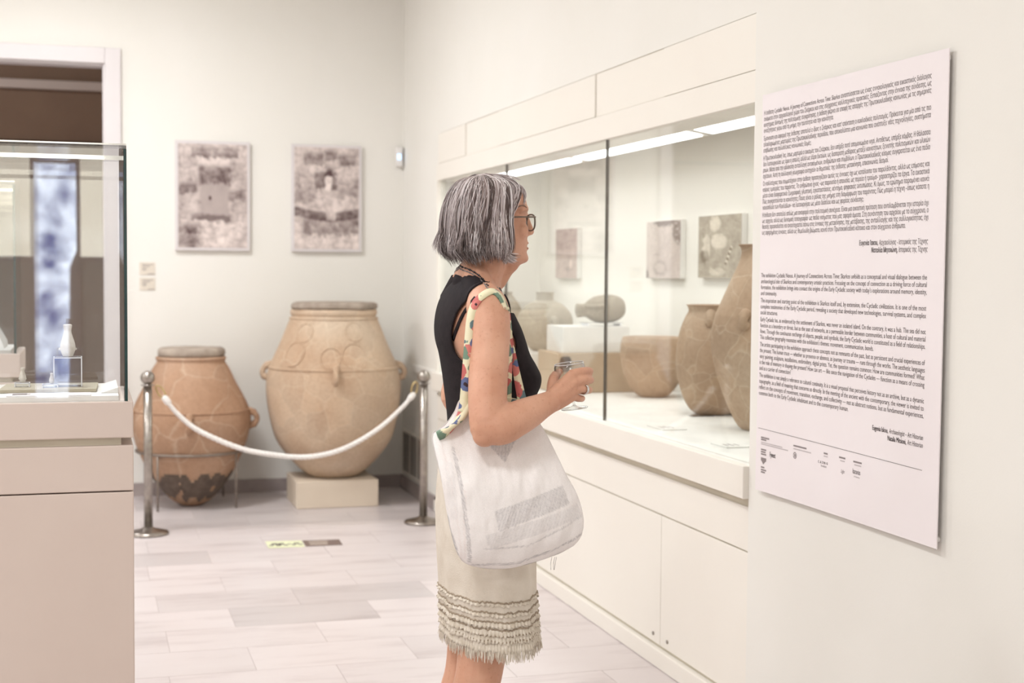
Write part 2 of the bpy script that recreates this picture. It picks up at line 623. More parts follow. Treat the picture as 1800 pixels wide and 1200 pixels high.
# back wall baseboard and door casing
bb = MB()
bb.box(DX1+.095, XW-.001, YB-.018, YB-.0005, .0005, .082)
tag(bb.build('baseboard_back', 'stonebase'), 'grey marble baseboard along the back wall', 'baseboard', None, 'structure')
bb = MB()
bb.box(XW-.018, XW-.0005, 8.14, YB-.02, .0005, .082)
tag(bb.build('baseboard_right', 'stonebase'), 'short grey marble baseboard below the vent', 'baseboard', None, 'structure')
d = empty('door_1', (-.67, YB, 0), 'open doorway with a wide white casing in the back wall', 'door', None, 'structure')
boxo('casing', DX1, DX1+.095, YB-.03, YB-.0005, .0005, DZ+.095, 'trimwhite', d, .004)
boxo('casing', DX0-.095, DX0, YB-.03, YB-.0005, .0005, DZ+.095, 'trimwhite', d, .004)
boxo('casing', DX0, DX1, YB-.03, YB-.0005, DZ, DZ+.095, 'trimwhite', d, .004)
boxo('jamb', DX1-.012, DX1, YB, YB+.14, .0005, DZ, 'trimwhite', d)
boxo('jamb', DX0, DX0+.012, YB, YB+.14, .0005, DZ, 'trimwhite', d)
boxo('jamb', DX0+.012, DX1-.012, YB, YB+.14, DZ-.012, DZ, 'trimwhite', d)
# the dim room beyond
rm = MB()
YF = YB+3.2
rm.box(-2.6, 1.2, YF, YF+.1, 0, 3.3).box(-2.7, -2.6, YB+.14, YF+.1, 0, 3.3).box(1.2, 1.3, YB+.14, YF+.1, 0, 3.3)
rm.box(-2.7, 1.3, YB+.14, YF+.1, 3.3, 3.4)
tag(rm.build('wall_far_room', 'dimroom'), 'cream walls beyond the doorway, toned brown for the dim room', 'wall', None, 'structure')
tm = MB()
tm.box(-2.6, 1.2, YF-.10, YF-.001, 2.86, 2.93)
tag(tm.build('trim_1', 'plinth'), 'pale cornice strip in the dim room', 'trim', None, 'structure')
tm = MB()
tm.box(-2.6, 1.2, YF-.03, YF-.001, 2.42, 2.45)
tag(tm.build('trim_2', 'dark'), 'dark picture rail in the dim room', 'trim', None, 'structure')

fl_ = empty('ceiling_lamp', (-1.2, YB+1.0, 3.3), 'added unseen ceiling lamp that brightens the dim room', 'lamp')
MB().lathe([(.01, -.05), (.10, -.05), (.12, -.02), (.12, -.0008), (.01, -.0008)], (-1.2, YB+1.0, 3.3), 24).build('housing', 'plastic', fl_, True)
la = bpy.data.lights.new('lamp_light', 'POINT')
la.energy, la.shadow_soft_size, la.color = 42.0, .1, LAMP_COL  # added to brighten the far room; no such lamp is in view
lo = bpy.data.objects.new('lamp_light', la)
C.objects.link(lo)
adopt(lo, fl_)
lo.location = (-1.2, YB+1.0, 3.12)

# ceiling lamps: the room's own light
n_l = 0
for (lx, ly) in ((-.6, -1.6), (-.6, 1.4), (-.6, 4.3), (-.3, 7.2), (-3.4, -1.6), (-3.4, 1.4), (-3.4, 4.3), (-3.4, 7.2)):
    t = empty('ceiling_lamp', (lx, ly, ZC), 'square white ceiling lamp with a glowing diffuser', 'lamp', 'ceiling lamps of the gallery')
    boxo('housing', lx-.32, lx+.32, ly-.32, ly+.32, ZC-.06, ZC-.0005, 'plastic', t, .004)
    boxo('diffuser', lx-.29, lx+.29, ly-.29, ly+.29, ZC-.068, ZC-.0605, 'lamp', t)
    la = bpy.data.lights.new('lamp_light', 'AREA')
    la.shape, la.size, la.energy, la.color = 'SQUARE', .58, LAMP_W*float(np.interp(ly, (-1.6, 1.4, 4.3, 7.2), (.80, 1.0, 1.0, 1.72))), LAMP_COL
    lo = bpy.data.objects.new('lamp_light', la)
    C.objects.link(lo)
    adopt(lo, t)
    lo.location = (lx, ly, ZC-.072)

# ================================================================== BUILT-IN SHOWCASE
sc = empty('built_in_showcase', (XW, 6.0, 0), 'long built-in wall showcase with glass front, white ledge and cream doors', 'display case')
GZ0, GZ1, XBK, YE, Y0 = .825, 1.94, 2.80, 8.77, 3.6
boxo('back_panel', XBK, XBK+.05, 5.02, YE+.05, .76, 2.12, 'inside', sc)
boxo('back_panel', XBK-.008, XBK+.05, Y0, 5.017, .76, 2.12, 'inside', sc)
boxo('end_panel', XW+.03, XBK, YE, YE+.05, .76, 2.12, 'inside', sc)
boxo('end_panel', XW+.16, XBK, Y0-.05, Y0, .76, 2.12, 'inside', sc)
boxo('display_floor', XW-.012, XBK, Y0, YE, GZ0-.045, GZ0, 'white', sc)
boxo('showcase_ceiling', XW+.16, XBK, Y0, YE, 2.06, 2.10, 'inside', sc)
# glowing panels under its ceiling
for (ya, yb) in ((7.05, 8.55), (5.52, 6.98), (3.95, 5.45)):
    tz = lambda x: 2.045-(x-2.18)*.16
    hs_ = MB()
    hs_.rings([[(2.18, y, tz(2.18)), (2.50, y, tz(2.50)), (2.50, y, 2.0595), (2.18, y, 2.0595)] for y in (ya, yb)])
    lp = hs_.build('light_housing', 'white', sc)
    df = MB()
    df.rings([[(2.20, y, tz(2.20)-.006), (2.48, y, tz(2.48)-.006), (2.48, y, tz(2.48)-.0005), (2.20, y, tz(2.20)-.0005)] for y in (ya+.02, yb-.02)])
    df.build('light_diffuser', 'lighton', lp)
# frame, glass, joints
boxo('glass_frame', XW-.012, XW+.03, 8.10, 8.125, GZ0, GZ1, 'joinery', sc)
boxo('lintel', XW-.012, XW+.16, PIER, 8.125, GZ1, 2.037, 'joinery', sc, .002)
cuts = [8.10, 6.735, 5.322, 3.75]
for a, b in zip(cuts[:-1], cuts[1:]):
    boxo('glass_pane', XW+.004, XW+.012, b+.004, a-.004, GZ0, GZ1, 'glass', sc)
for y in cuts[1:3]:
    boxo('pane_joint', XW+.002, XW+.014, y-.0035, y+.0035, GZ0, GZ1, 'silicone', sc)
# fascia panels
pys = [8.12, 7.494, 6.849, 5.438, 4.726, PIER]
for i, (a, b) in enumerate(zip(pys[:-1], pys[1:])):
    ins = .007 if i in (1, 3) else 0
    boxo('fascia_panel', XW-.006+ins*.8, XW+.003, b+.002, a-.002, 2.0405, 2.2115, 'joinery', sc, .0015)
boxo('fascia_backing', XW+.0035, XW+.16, PIER, 8.12, 2.0375, 2.2148, 'gapdark', sc)  # added behind the panels; its darker tone paints the seam shade
# ledge and doors below
boxo('ledge', XW-.04, XW+.02, PIER, 8.12, .722, GZ0-.0005, 'joinery', sc, .003)
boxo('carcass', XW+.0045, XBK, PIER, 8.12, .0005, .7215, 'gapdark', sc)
for a, b in ((8.12, 6.42), (6.42, 4.70), (4.70, PIER)):
    dr = boxo('cabinet_door', XW-.002, XW+.004, b+.0015, a-.002, .075, .546, 'joinery', sc, .0015)
    for yk in ((b+.06, a-.07) if a < 8 else (b+.06,)):
        lk = MB()
        lk.tube([(XW-.002, yk, .106), (XW-.006, yk, .106)], [.007, .007], 10, round_=False)
        lk.build('lock', 'steel', dr, True)
boxo('upper_panel', XW-.002, XW+.004, PIER+.002, 8.118, .551, .690, 'joinery', sc, .0015)
boxo('kick_board', XW-.022, XW+.004, PIER+.001, 8.12, .0008, .066, 'joinery', sc, .004)

# ventilation grille near the corner
vg = empty('vent_grille', (XW, 8.7, .1), 'cream wall vent with three columns of slats beside the corner', 'vent')
boxo('grille_frame', XW-.012, XW-.0005, 8.36, 9.03, .105, .39, 'joinery', vg, .002)
bm = bmesh.new()
bmesh.ops.create_cube(bm, size=1, matrix=Matrix.Rotation(.5, 4, 'Y') @ Matrix.Diagonal((.010, .185, .0035, 1)))
slat = bpy.data.meshes.new('grille_slat')
bm.to_mesh(slat)
bm.free()
slat.materials.append(M['joinery'])
for c in range(3):
    yc = 8.92-c*.215
    boxo('grille_shade_plate', XW-.0135, XW-.0125, yc-.0925, yc+.0925, .122, .373, 'dark', vg)  # dark plate painted for the shade behind the slats
    for r in range(14):
        o = bpy.data.objects.new('grille_slat', slat)
        C.objects.link(o)
        adopt(o, vg)
        o.location = (XW-.019, yc, .131+r*.018)


# ================================================================== POTTERY
def jar(name, c, prof, mat, label, cat='jar', n=64, wob=.012, seed=0, parts=(), group=None, thick=None):
    """lathe profile (outer, bottom to rim) closed by an inner wall; parts = list of builders"""
    t = empty(name, c, label, cat, group)
    P = curve_pts(prof, 44)
    P[:, 0] = np.maximum(P[:, 0], .004)
    rim = P[-1]
    inner = [(max(rim[0]-.012, .01), rim[1]+.001), (max(rim[0]-.02, .01), rim[1]-.02), (max(rim[0]-.01, .01), rim[1]-.09), (rim[0]*.7, rim[1]-.16)]
    MB().lathe([tuple(p) for p in P]+inner, c, n, wob, seed).build('body', mat, t, True)
    return t, P


def rad_at(P, z):
    i = np.argsort(P[:, 1])
    return float(np.interp(z, P[i, 1], P[i, 0]))


def lug(t, c, P, z, ang, mat, size=.05, name='handle'):
    """small loop handle standing on the wall of a jar"""
    r = rad_at(P, z)
    dr = np.array([math.cos(ang), math.sin(ang), 0])
    pts = []
    for i in range(9):
        u = -1+2*i/8
        zz = z+u*size
        out = size*.95*math.sqrt(max(0, 1-u*u))
        pts.append(np.array(c)+dr*(rad_at(P, zz)-.006+out)+np.array([0, 0, zz]))
    MB().tube(pts, [.022]*2+[.017]*5+[.022]*2, 10, ref=np.cross(dr, (0, 0, 1)), round_=True).build(name, mat, t, True)


# --- large sandy pithos on the beige block
BX0, BX1, BY0, BY1, BZ = 1.175, 1.665, 8.36, 8.80, .162
tag(boxo('display_block', BX0, BX1, BY0, BY1, .0008, BZ, 'blockp', None, .004), 'low beige block under the larger jar', 'plinth')
cB = (1.435, 8.60, BZ)
profB = [(.02, 0), (.13, .003), (.165, .015), (.22, .06), (.283, .13), (.335, .20), (.365, .27), (.395, .40), (.407, .52), (.403, .60), (.390, .665),
         (.358, .74), (.317, .83), (.285, .91), (.259, .965), (.252, .976), (.26, .987), (.26, 1.01), (.252, 1.016)]
tB, PB = jar('storage_jar', cB, profB, 'jarbig', 'large sandy clay storage jar standing on the beige block', n=72, seed=3)
MB().tube([np.array(cB)+np.array([(rad_at(PB, .665)+.001)*math.cos(a), (rad_at(PB, .665)+.001)*math.sin(a), .665]) for a in np.linspace(0, 2*PI, 64, endpoint=False)],
          .007, 8, closed=True).build('raised_band', 'jarbig', tB, True)
MB().tube([np.array(cB)+np.array([.262*math.cos(a), .262*math.sin(a), .962]) for a in np.linspace(0, 2*PI, 64, endpoint=False)],
          .008, 8, closed=True).build('raised_band', 'jarbig', tB, True)
toCam = math.atan2(-cB[1], -cB[0])
for da in (.03, PI/2+.05, -PI/2-.05, PI):
    lug(tB, cB, PB, .64, toCam+da, 'jarbig', .042)
for (da, z, r) in ((-.72, .755, .07), (-.62, .88, .055), (.35, .745, .075), (.42, .89, .055), (-.05, .735, .06)):
    pts = []
    for u in np.linspace(0, 2*PI, 40, endpoint=False):
        zz = z+r*math.sin(u)
        aa = toCam+da+r*math.cos(u)/rad_at(PB, zz)
        rr = rad_at(PB, zz)+.001
        pts.append((cB[0]+rr*math.cos(aa), cB[1]+rr*math.sin(aa), cB[2]+zz))
    MB().tube(pts, .0045, 6, closed=True).build('relief_ring', 'jarbig', tB, True)


def slab_lid(name, c, r, h, label):
    mb = MB()
    prof = [(.01, 0), (r*.97, .0), (r, h*.3), (r*.985, h*.75), (r*.9, h), (r*.5, h*1.06), (.01, h*1.04)]
    mb.lathe(prof, c, 48, .10, c[0]*7)
    o = mb.build(name, 'pstone', None, True)
    return tag(o, label, 'lid')


slab_lid('stone_lid', (cB[0], cB[1], cB[2]+1.018), .258, .042, 'flat round stone lid on the large sandy jar')

# --- smaller orange pithos in an iron ring stand
cS = (.590, 8.68, .003)
profS = [(.02, 0), (.06, .002), (.11, .03), (.153, .07), (.236, .18), (.29, .29), (.325, .38), (.347, .47), (.35, .54), (.333, .60), (.30, .67), (.262, .74),
         (.225, .82), (.2, .86), (.204, .872), (.208, .885), (.2, .892)]
tS, PS = jar('storage_jar', cS, profS, 'jarsmall', 'orange-brown clay storage jar with charred base held by an iron ring', n=72, seed=9)
tcS = math.atan2(-cS[1], -cS[0])
MB().tube([np.array(cS)+np.array([(rad_at(PS, .575)+.001)*math.cos(a), (rad_at(PS, .575)+.001)*math.sin(a), .575]) for a in np.linspace(0, 2*PI, 64, endpoint=False)],
          .006, 8, closed=True).build('raised_band', 'jarsmall', tS, True)
for da in (-.03, PI/2-.12, -PI/2, PI):
    lug(tS, cS, PS, .52, tcS+da, 'jarsmall', .045)
# charred patches: thin shells on the wall
mb = MB()
gr = []
for iz, zz in enumerate(np.linspace(.03, .215, 12)):
    for ia, aa in enumerate(np.linspace(tcS-1.5, tcS+1.5, 70)):
        rr = rad_at(PS, zz)*(1+.012*mnoise.noise(Vector((math.cos(aa)*1.5+9, math.sin(aa)*1.5, zz*4))))+.0015
        mb.v.append((cS[0]+rr*math.cos(aa), cS[1]+rr*math.sin(aa), cS[2]+zz))
for iz in range(11):
    for ia in range(69):
        zz, u = iz/11, ia/69
        nz = mnoise.noise(Vector((u*9, zz*2.5, 3.1)))
        if nz+1.25*math.sin(PI*min(1, zz*1.05))*.6-.22-.15*abs(u-.5) > 0:
            a = iz*70+ia
            mb.f.append((a, a+1, a+71, a+70))
mb.build('charred_patch', 'char', tS, True)
slab_lid('stone_lid', (cS[0], cS[1], cS[2]+.8945), .198, .05, 'rough grey stone lid on the orange-brown jar')
st = empty('ring_stand', (cS[0], cS[1], 0), 'thin iron ring stand on legs around the orange-brown jar', 'stand')
zr = .335
rr = rad_at(PS, zr)+.012
MB().tube([(cS[0]+rr*math.cos(a), cS[1]+rr*math.sin(a), zr) for a in np.linspace(0, 2*PI, 56, endpoint=False)], .008, 8, closed=True).build('ring', 'iron', st, True)
for a in (tcS+.93, tcS+.93+PI/2, tcS+.93+PI, tcS+.93-PI/2):
    p = (cS[0]+rr*math.cos(a), cS[1]+rr*math.sin(a))
    MB().tube([(p[0], p[1], zr), (p[0], p[1], .0075)], .0065, 8, round_=False).build('leg', 'iron', st, True)


# ================================================================== ROPE BARRIER
def stanchion(x, y, h, label):
    t = empty('barrier_post', (x, y, 0), label, 'post')
    MB().lathe([(.01, .0008), (.105, .0008), (.108, .008), (.103, .016), (.07, .024), (.035, .032), (.027, .04), (.01, .04)], (x, y, 0), 40).build('base', 'steel', t, True)
    MB().tube([(x, y, .035), (x, y, h-.075)], [.0225]*2, 20, round_=False).build('pole', 'steel', t, True)
    MB().lathe([(.01, 0), (.034, 0), (.035, .004), (.01, .007)], (x, y, h-.078), 24).build('collar', 'steel', t, True)
    MB().ball((x, y, h-.037), .037, 24, 16).build('ball', 'steel', t, True)
    return t


p1 = at(261, 939, 'z', 0)
p2 = at(744, 919, 'z', 0)
stanchion(p1[0], p1[1], .875, 'brushed steel barrier post in front of the orange-brown jar')
stanchion(p2[0], p2[1], .862, 'brushed steel barrier post beside the wall vent')
rp = empty('barrier_rope', (p1[0], p1[1], 0), 'white rope hanging between the two steel barrier posts', 'rope')
pa, pb = np.array([p1[0]+.03, p1[1], .80]), np.array([p2[0]-.03, p2[1], .785])
yy = np.linspace(p1[1], p2[1], 9)
pix = [(290, 700), (312, 727), (350, 757), (420, 787), (480, 799), (540, 803), (600, 790), (660, 757), (705, 718), (726, 694)]
RP = np.array([at(px, py, 'y', p1[1]+(p2[1]-p1[1])*(px-261)/483) for px, py in pix])
RPs = curve_pts(RP, 260)
mb = MB()
for s in range(3):                      # three twisted strands
    pts = []
    for i, p in enumerate(RPs):
        a = i*.62+s*2*PI/3
        pts.append(p+.0065*np.array([0, math.cos(a), math.sin(a)]))
    mb.tube(pts, .0085, 7)
mb.build('strands', 'rope', rp, True)
for end, post, ns in ((RP[0], p1, 1), (RP[-1], p2, -1)):
    tp = np.array([post[0]+ns*.046, post[1], .795])
    mid = (end+tp)/2
    ax = (tp-end)/np.linalg.norm(tp-end)
    sd = np.cross(ax, (0, 1, 0))
    L = np.linalg.norm(tp-end)/2
    MB().tube([mid+ax*L*math.cos(a)+sd*.016*math.sin(a) for a in np.linspace(0, 2*PI, 24, endpoint=False)], .0045, 8, ref=(0, 1, 0), closed=True).build('hook', 'brass', rp, True)
    dr = (RPs[6]-RPs[0]) if ns > 0 else (RPs[-7]-RPs[-1])
    MB().tube([end, end+dr*1.2], [.018, .018], 12).build('end_sleeve', 'rope', rp, True)

# floor signs
def quad_plate(name, pts, h, mat, label, cat):
    mb = MB()
    pts = [np.array(p) for p in pts]
    mb.rings([[p+np.array([0, 0, .0004]) for p in pts], [p+np.array([0, 0, h]) for p in pts]])
    return tag(mb.build(name, mat), label, cat)


sg = [at(466, 951.5, 'z', 0), at(530, 950, 'z', 0), at(536, 961, 'z', 0), at(472, 963.5, 'z', 0)]
o1 = quad_plate('floor_sticker', sg, .0015, 'signgreen', 'pale green floor sticker with small dark figures', 'sticker')
for (u, v, s) in ((.22, .5, .03), (.40, .52, .03), (.62, .5, .012), (.82, .5, .026)):
    a = sg[0]*(1-u)+sg[1]*u
    b = sg[3]*(1-u)+sg[2]*u
    c = a*(1-v)+b*v
    m = MB()
    m.box(c[0]-s*.5, c[0]+s*.5, c[1]-s*.25, c[1]+s*1.0, .0015, .0018)
    m.box(c[0]-s, c[0]-s*.3, c[1]-s*1.2, c[1]-s*.25, .0015, .0018).box(c[0]+s*.3, c[0]+s, c[1]-s*1.2, c[1]-s*.25, .0015, .0018)
    m.build('printed_figure', 'ink', o1)
sg = [at(531, 950, 'z', 0), at(596, 948, 'z', 0), at(602.5, 957.5, 'z', 0), at(538, 960.5, 'z', 0)]
o2 = quad_plate('floor_sticker', sg, .0015, 'signbrown', 'dark brown floor sticker with two printed lines', 'sticker')
for (u0, u1, v) in ((.14, .66, .3), (.14, .62, .68)):
    mb = MB()
    q = []
    for (u, vv) in ((u0, v-.14), (u1, v-.14), (u1, v+.14), (u0, v+.14)):
        q.append((sg[0]*(1-u)+sg[1]*u)*(1-vv)+(sg[3]*(1-u)+sg[2]*u)*vv)
    mb.rings([[p+np.array([0, 0, .00155]) for p in q], [p+np.array([0, 0, .0018]) for p in q]])
    mb.build('printed_line', 'signtext', o2)


# ================================================================== PRINTS ON THE WALLS
def sm(e0, e1, x):
    t = np.clip((x-e0)/(e1-e0), 0, 1)
    return t*t*(3-2*t)


def fbm(u, v, s, seed, oct_=4):
    out = np.zeros_like(u)
    a, tot = 1, 0
    for o in range(oct_):
        out += a*np.array([mnoise.noise(Vector((x*s*2**o, y*s*2**o, seed))) for x, y in zip(u.ravel(), v.ravel())]).reshape(u.shape)
        tot += a
        a *= .55
    return out/tot


def blob(u, v, cx, cy, rx, ry, soft=.25):
    return 1-sm(1-soft, 1+soft, np.hypot((u-cx)/rx, (v-cy)/ry))


def rectm(u, v, x0, x1, y0, y1, s=.02):
    return sm(x0-s, x0+s, u)*(1-sm(x1-s, x1+s, u))*sm(y0-s, y0+s, v)*(1-sm(y1-s, y1+s, v))


def picture_tone(which, u, v):
    """tone of the printed photograph; u to the right, v down, 0..1"""
    n1 = fbm(u, v, 7, 1.3+which)
    n2 = fbm(u*1.0, v*2.6, 9, 5.1+which)
    n3 = fbm(u, v, 22, 9.7+which, 3)
    wu, wv = u+.055*n1+.03*n3, v+.04*n2+.025*n3
    vor = np.zeros_like(u)
    for ix in np.ndindex(u.shape):
        dd = mnoise.voronoi(Vector((wu[ix]*6.5, wv[ix]*11, which*3.3)))[0]
        vor[ix] = dd[1]-dd[0]
    stone = np.clip(vor*3.2, 0, 1)
    t = .60+.26*n1+.30*n2+.16*n3+.13*(stone-.6)
    if which == 0:      # niche between stone walls
        t = t+.12*rectm(wu, wv, 0, 1, 0, .1)
        t -= .32*rectm(wu, wv, .20, .88, .03, .13, .02)
        t += .18*rectm(wu, wv, .28, .75, .14, .21, .02)
        t -= .34*rectm(wu, wv, .30, .74, .21, .40, .03)
        t = t*(1-rectm(wu, wv, .32, .73, .38, .74, .02))+(.50+.08*n1)*rectm(wu, wv, .32, .73, .38, .74, .02)
        t -= .30*rectm(wu, wv, .0, .26, .38, .48, .03)+.3*rectm(wu, wv, .74, 1, .44, .54, .03)
        t -= .30*rectm(wu, wv, .2, .76, .68, .745, .02)
        t -= .5*blob(u, v, .46, .52, .02, .02)
        t -= .28*blob(wu, wv, .22, .82, .16, .06)
        t = t+.22*rectm(wu, wv, .25, 1, .76, 1, .03)-.12*np.abs(np.sin(u*9+n1*3))*(v > .8)
        t -= .18*rectm(wu, wv, 0, .35, .86, 1, .05)
    elif which == 1:    # steps and a basin
        t += .1
        t -= .36*rectm(wu, wv, .14, .46, .05, .17)+.4*rectm(wu, wv, .47, .67, .03, .13)+.34*rectm(wu, wv, .68, .95, .06, .18)
        t -= .45*rectm(wu, wv, .32, .66, .24, .42, .02)
        t += .62*rectm(wu, wv, .47, .58, .28, .42, .015)
        t -= .4*rectm(wu, wv, .47, .56, .2, .27, .02)
        t -= .16*rectm(wu, wv, .0, .31, .26, .48)+.16*rectm(wu, wv, .67, 1, .3, .5)
        t -= .2*rectm(wu, wv, .0, .3, .47, .55, .03)
        rim = v-.6-.05*np.cos((u-.55)*3)
        t -= .42*(1-sm(.03, .06, np.abs(rim-.03)))*(1-rectm(wu, wv, .48, .66, .55, .72))
        t -= .30*rectm(wu, wv, .14, 1, .70, .86, .03)
        t += .16*rectm(wu, wv, .0, 1, .87, 1, .02)-.1*np.abs(np.sin(u*13+n1*2))*(v > .86)
    elif which == 2:
        t = .60+.25*n1+.1*n2+.2*n3-.16*(v < .42)+.35*blob(u, v, .72, .72, .06, .09)-.2*blob(wu, wv, .62, .82, .2, .05)
    elif which == 3:
        t = .74+.14*n1+.08*n2+.12*n3-.5*blob(wu, wv, .52, .03, .3, .07)-.42*blob(wu, wv, .93, .2, .16, .2)*(n2 > -.1)
        t -= .22*blob(wu, wv, .42, .82, .22, .13)-.2*blob(wu, wv, .42, .82, .14, .08)
        t -= .35*rectm(u, v, .2, .4, .575, .59, .006)+.5*blob(u, v, .02, .96, .06, .1)
    else:
        t = .52+.22*n1+.12*n2+.18*n3+.4*blob(wu, wv, .40, .13, .12, .12)+.4*blob(wu, wv, .5, .42, .17, .12)+.35*blob(wu, wv, .2, .5, .09, .2)
        t -= .3*blob(wu, wv, .14, .66, .1, .1)-.25*blob(wu, wv, .45, .9, .2, .06)
        dx, dy = (u-.72), (v-.64)
        a, b = dx*.5-dy*-.86, dx*.86-dy*.5
        along = (dy*.9-dx*.42)
        across = np.abs(dx*.9+dy*.42)
        st = (across < .022)*(np.abs(along) < .16)
        t = np.where(st > 0, np.where(np.sin(along*75) > 0, .95, .12), t)
    return np.clip(t, .04, .98)


def print_sheet(name, parent, P00, Pu, Pv, which, nu, nv, dark, light):
    """grid of coloured points: P00 top left, Pu / Pv edge vectors"""
    U, V = np.meshgrid(np.linspace(0, 1, nu), np.linspace(0, 1, nv))
    t = picture_tone(which, U, V)
    mb = MB()
    mb.v = [tuple(P00+Pu*a+Pv*b) for a, b in zip(U.ravel(), V.ravel())]
    mb.f = [(r*nu+c, (r+1)*nu+c, (r+1)*nu+c+1, r*nu+c+1) for r in range(nv-1) for c in range(nu-1)]
    me = mb.mesh(name)
    d, l_ = np.array(lin(dark)), np.array(lin(light))
    set_col(me, (d[None]+(l_-d)[None]*(t.ravel()[:, None]**1.12)).clip(0, 1))
    return link(name, me, 'print', parent)


for which, (x0, x1, label) in enumerate(((.523, .982, 'white framed sepia photograph of a stone niche above the orange-brown jar'),
                                         (1.242, 1.692, 'white framed sepia photograph of stone steps and basin above the sandy jar'))):
    z0, z1 = 1.53, 2.21
    pf = empty('framed_photograph', ((x0+x1)/2, YB, z0), label, 'picture')
    boxo('frame', x0, x1, YB-.03, YB-.0005, z0, z1, 'trimwhite', pf, .003)
    b = .018
    print_sheet('print', pf, np.array([x0+b, YB-.0312, z1-b]), np.array([x1-x0-2*b, 0, 0]), np.array([0, 0, -(z1-z0-2*b)]), which, 84, 122, (84, 62, 62), (246, 232, 226))

for (zt, zb, label) in ((1.453, 1.376, 'upper small beige caption card on the back wall'), (1.358, 1.281, 'lower small beige caption card on the back wall')):
    o = boxo('caption_card', .308, .402, YB-.004, YB-.0005, zb, zt, 'card')
    tag(o, label, 'caption card', 'caption cards by the doorway')
    for i, (a, b, z) in enumerate(((.325, .39, .012), (.325, .37, .022), (.325, .352, .034), (.325, .347, .044), (.358, .398, .069))):
        boxo('printed_line', a, b, YB-.0045, YB-.0041, zt-z-.004, zt-z, 'inkgrey', o)

mo = empty('motion_detector', (1.94, YB, 2.1), 'small white motion detector with a blue light in the wall corner', 'detector')
boxo('case', 1.915, 1.96, YB-.045, YB-.0005, 2.085, 2.215, 'plastic', mo, .008)
boxo('sensor_eye', 1.922, 1.944, YB-.049, YB-.0455, 2.13, 2.165, 'led', mo, .001)

# canvases inside the showcase
for i, (ya, yb, zt, zb, label) in enumerate(((8.355, 7.955, 1.677, 1.376, 'canvas photograph of pink earth above the grey narrow-necked jar'),
                                             (6.866, 6.424, 1.677, 1.387, 'canvas photograph of pale trench with dark stones at one corner'),
                                             (6.214, 5.748, 1.684, 1.392, 'canvas photograph with a striped scale bar among pale stones'))):
    cv = empty('canvas_photograph', (XBK, (ya+yb)/2, zb), label, 'picture')
    xf = XBK-.028
    boxo('canvas', xf, XBK-.0005, yb, ya, zb, zt, 'white', cv, .002)
    print_sheet('print', cv, np.array([xf-.001, ya-.002, zt-.002]), np.array([0, -(ya-yb-.004), 0]), np.array([0, 0, -(zt-zb-.004)]), 2+i, 90, 64,
                ((120, 100, 96), (96, 80, 74), (112, 98, 82))[i], ((236, 216, 206), (240, 226, 218), (232, 222, 206))[i])

# ================================================================== THINGS IN THE SHOWCASE
ZF = GZ0+.0005


def simple_jar(name, x, y, z, prof, mat, label, lugs=(), lugz=.2, lsize=.03, seed=0):
    c = (x, y, z)
    t, P = jar(name, c, prof, mat, label, 'pot', n=48, wob=.015, seed=seed)
    tc = math.atan2(-y, -x)
    for a in lugs:
        lug(t, c, P, lugz, tc+a, mat, lsize)
    return t, P


q = at(1148, 650, 'x', 2.58)
simple_jar('wide_bowl', q[0], q[1], ZF, [(.02, 0), (.062, .002), (.10, .035), (.135, .095), (.156, .175), (.158, .235), (.150, .275), (.146, .285)],
           'potbrown', 'brown clay bowl with wide open mouth beside the tan box', (), seed=2)
q = at(1256, 640, 'x', 2.52)
simple_jar('round_pot', q[0], q[1], ZF, [(.02, 0), (.075, .002), (.115, .04), (.15, .13), (.163, .23), (.152, .33), (.128, .40), (.112, .43), (.115, .45), (.122, .458)],
           'potbrown', 'brown round pot with small lugs below an everted rim', (-.15, PI-.1), .405, .018, 4)
q = at(1338, 620, 'x', 2.44)
simple_jar('tall_jar', q[0], q[1], ZF, [(.02, 0), (.07, .002), (.11, .06), (.165, .2), (.19, .33), (.178, .42), (.165, .455), (.12, .56), (.085, .64), (.08, .68), (.092, .70)],
           'potbrown', 'tall brown jar with sloping shoulder half hidden by the wall pier', (-.35, PI/2+.5), .42, .022, 6)

# tan box, white plinths
YX = 6.55
xa, xb = at(980, 690, 'y', YX)[0], at(1145, 690, 'y', YX)[0]
zt1 = at(1040, 620.5, 'y', YX)[2]
tb = empty('tan_box', ((xa+xb)/2, YX+.16, ZF), 'tan box with a rounded opening painted dark under a white plinth', 'box')
boxo('body', xa, xb, YX, YX+.32, ZF, zt1, 'boxtan', tb, .003)
op = MB()
oc = at(994, 640, 'y', YX-.001)
op.rings([[(oc[0]+.03*math.copysign(abs(math.cos(a))**.6, math.cos(a)), YX-d_, oc[2]+.038*math.copysign(abs(math.sin(a))**.6, math.sin(a))) for a in np.linspace(0, 2*PI, 24, endpoint=False)] for d_ in (.0002, .002)])
op.build('opening', 'dark', tb)  # dark patch on the front, painted for the shade inside the box
xc, xd = at(990, 600, 'y', YX+.04)[0], at(1106, 600, 'y', YX+.04)[0]
zt2 = at(1040, 574, 'y', YX+.04)[2]
tag(boxo('white_plinth', xc, xd, YX+.04, YX+.30, zt1+.0005, zt2, 'white', None, .002), 'white plinth on top of the tan box', 'plinth')
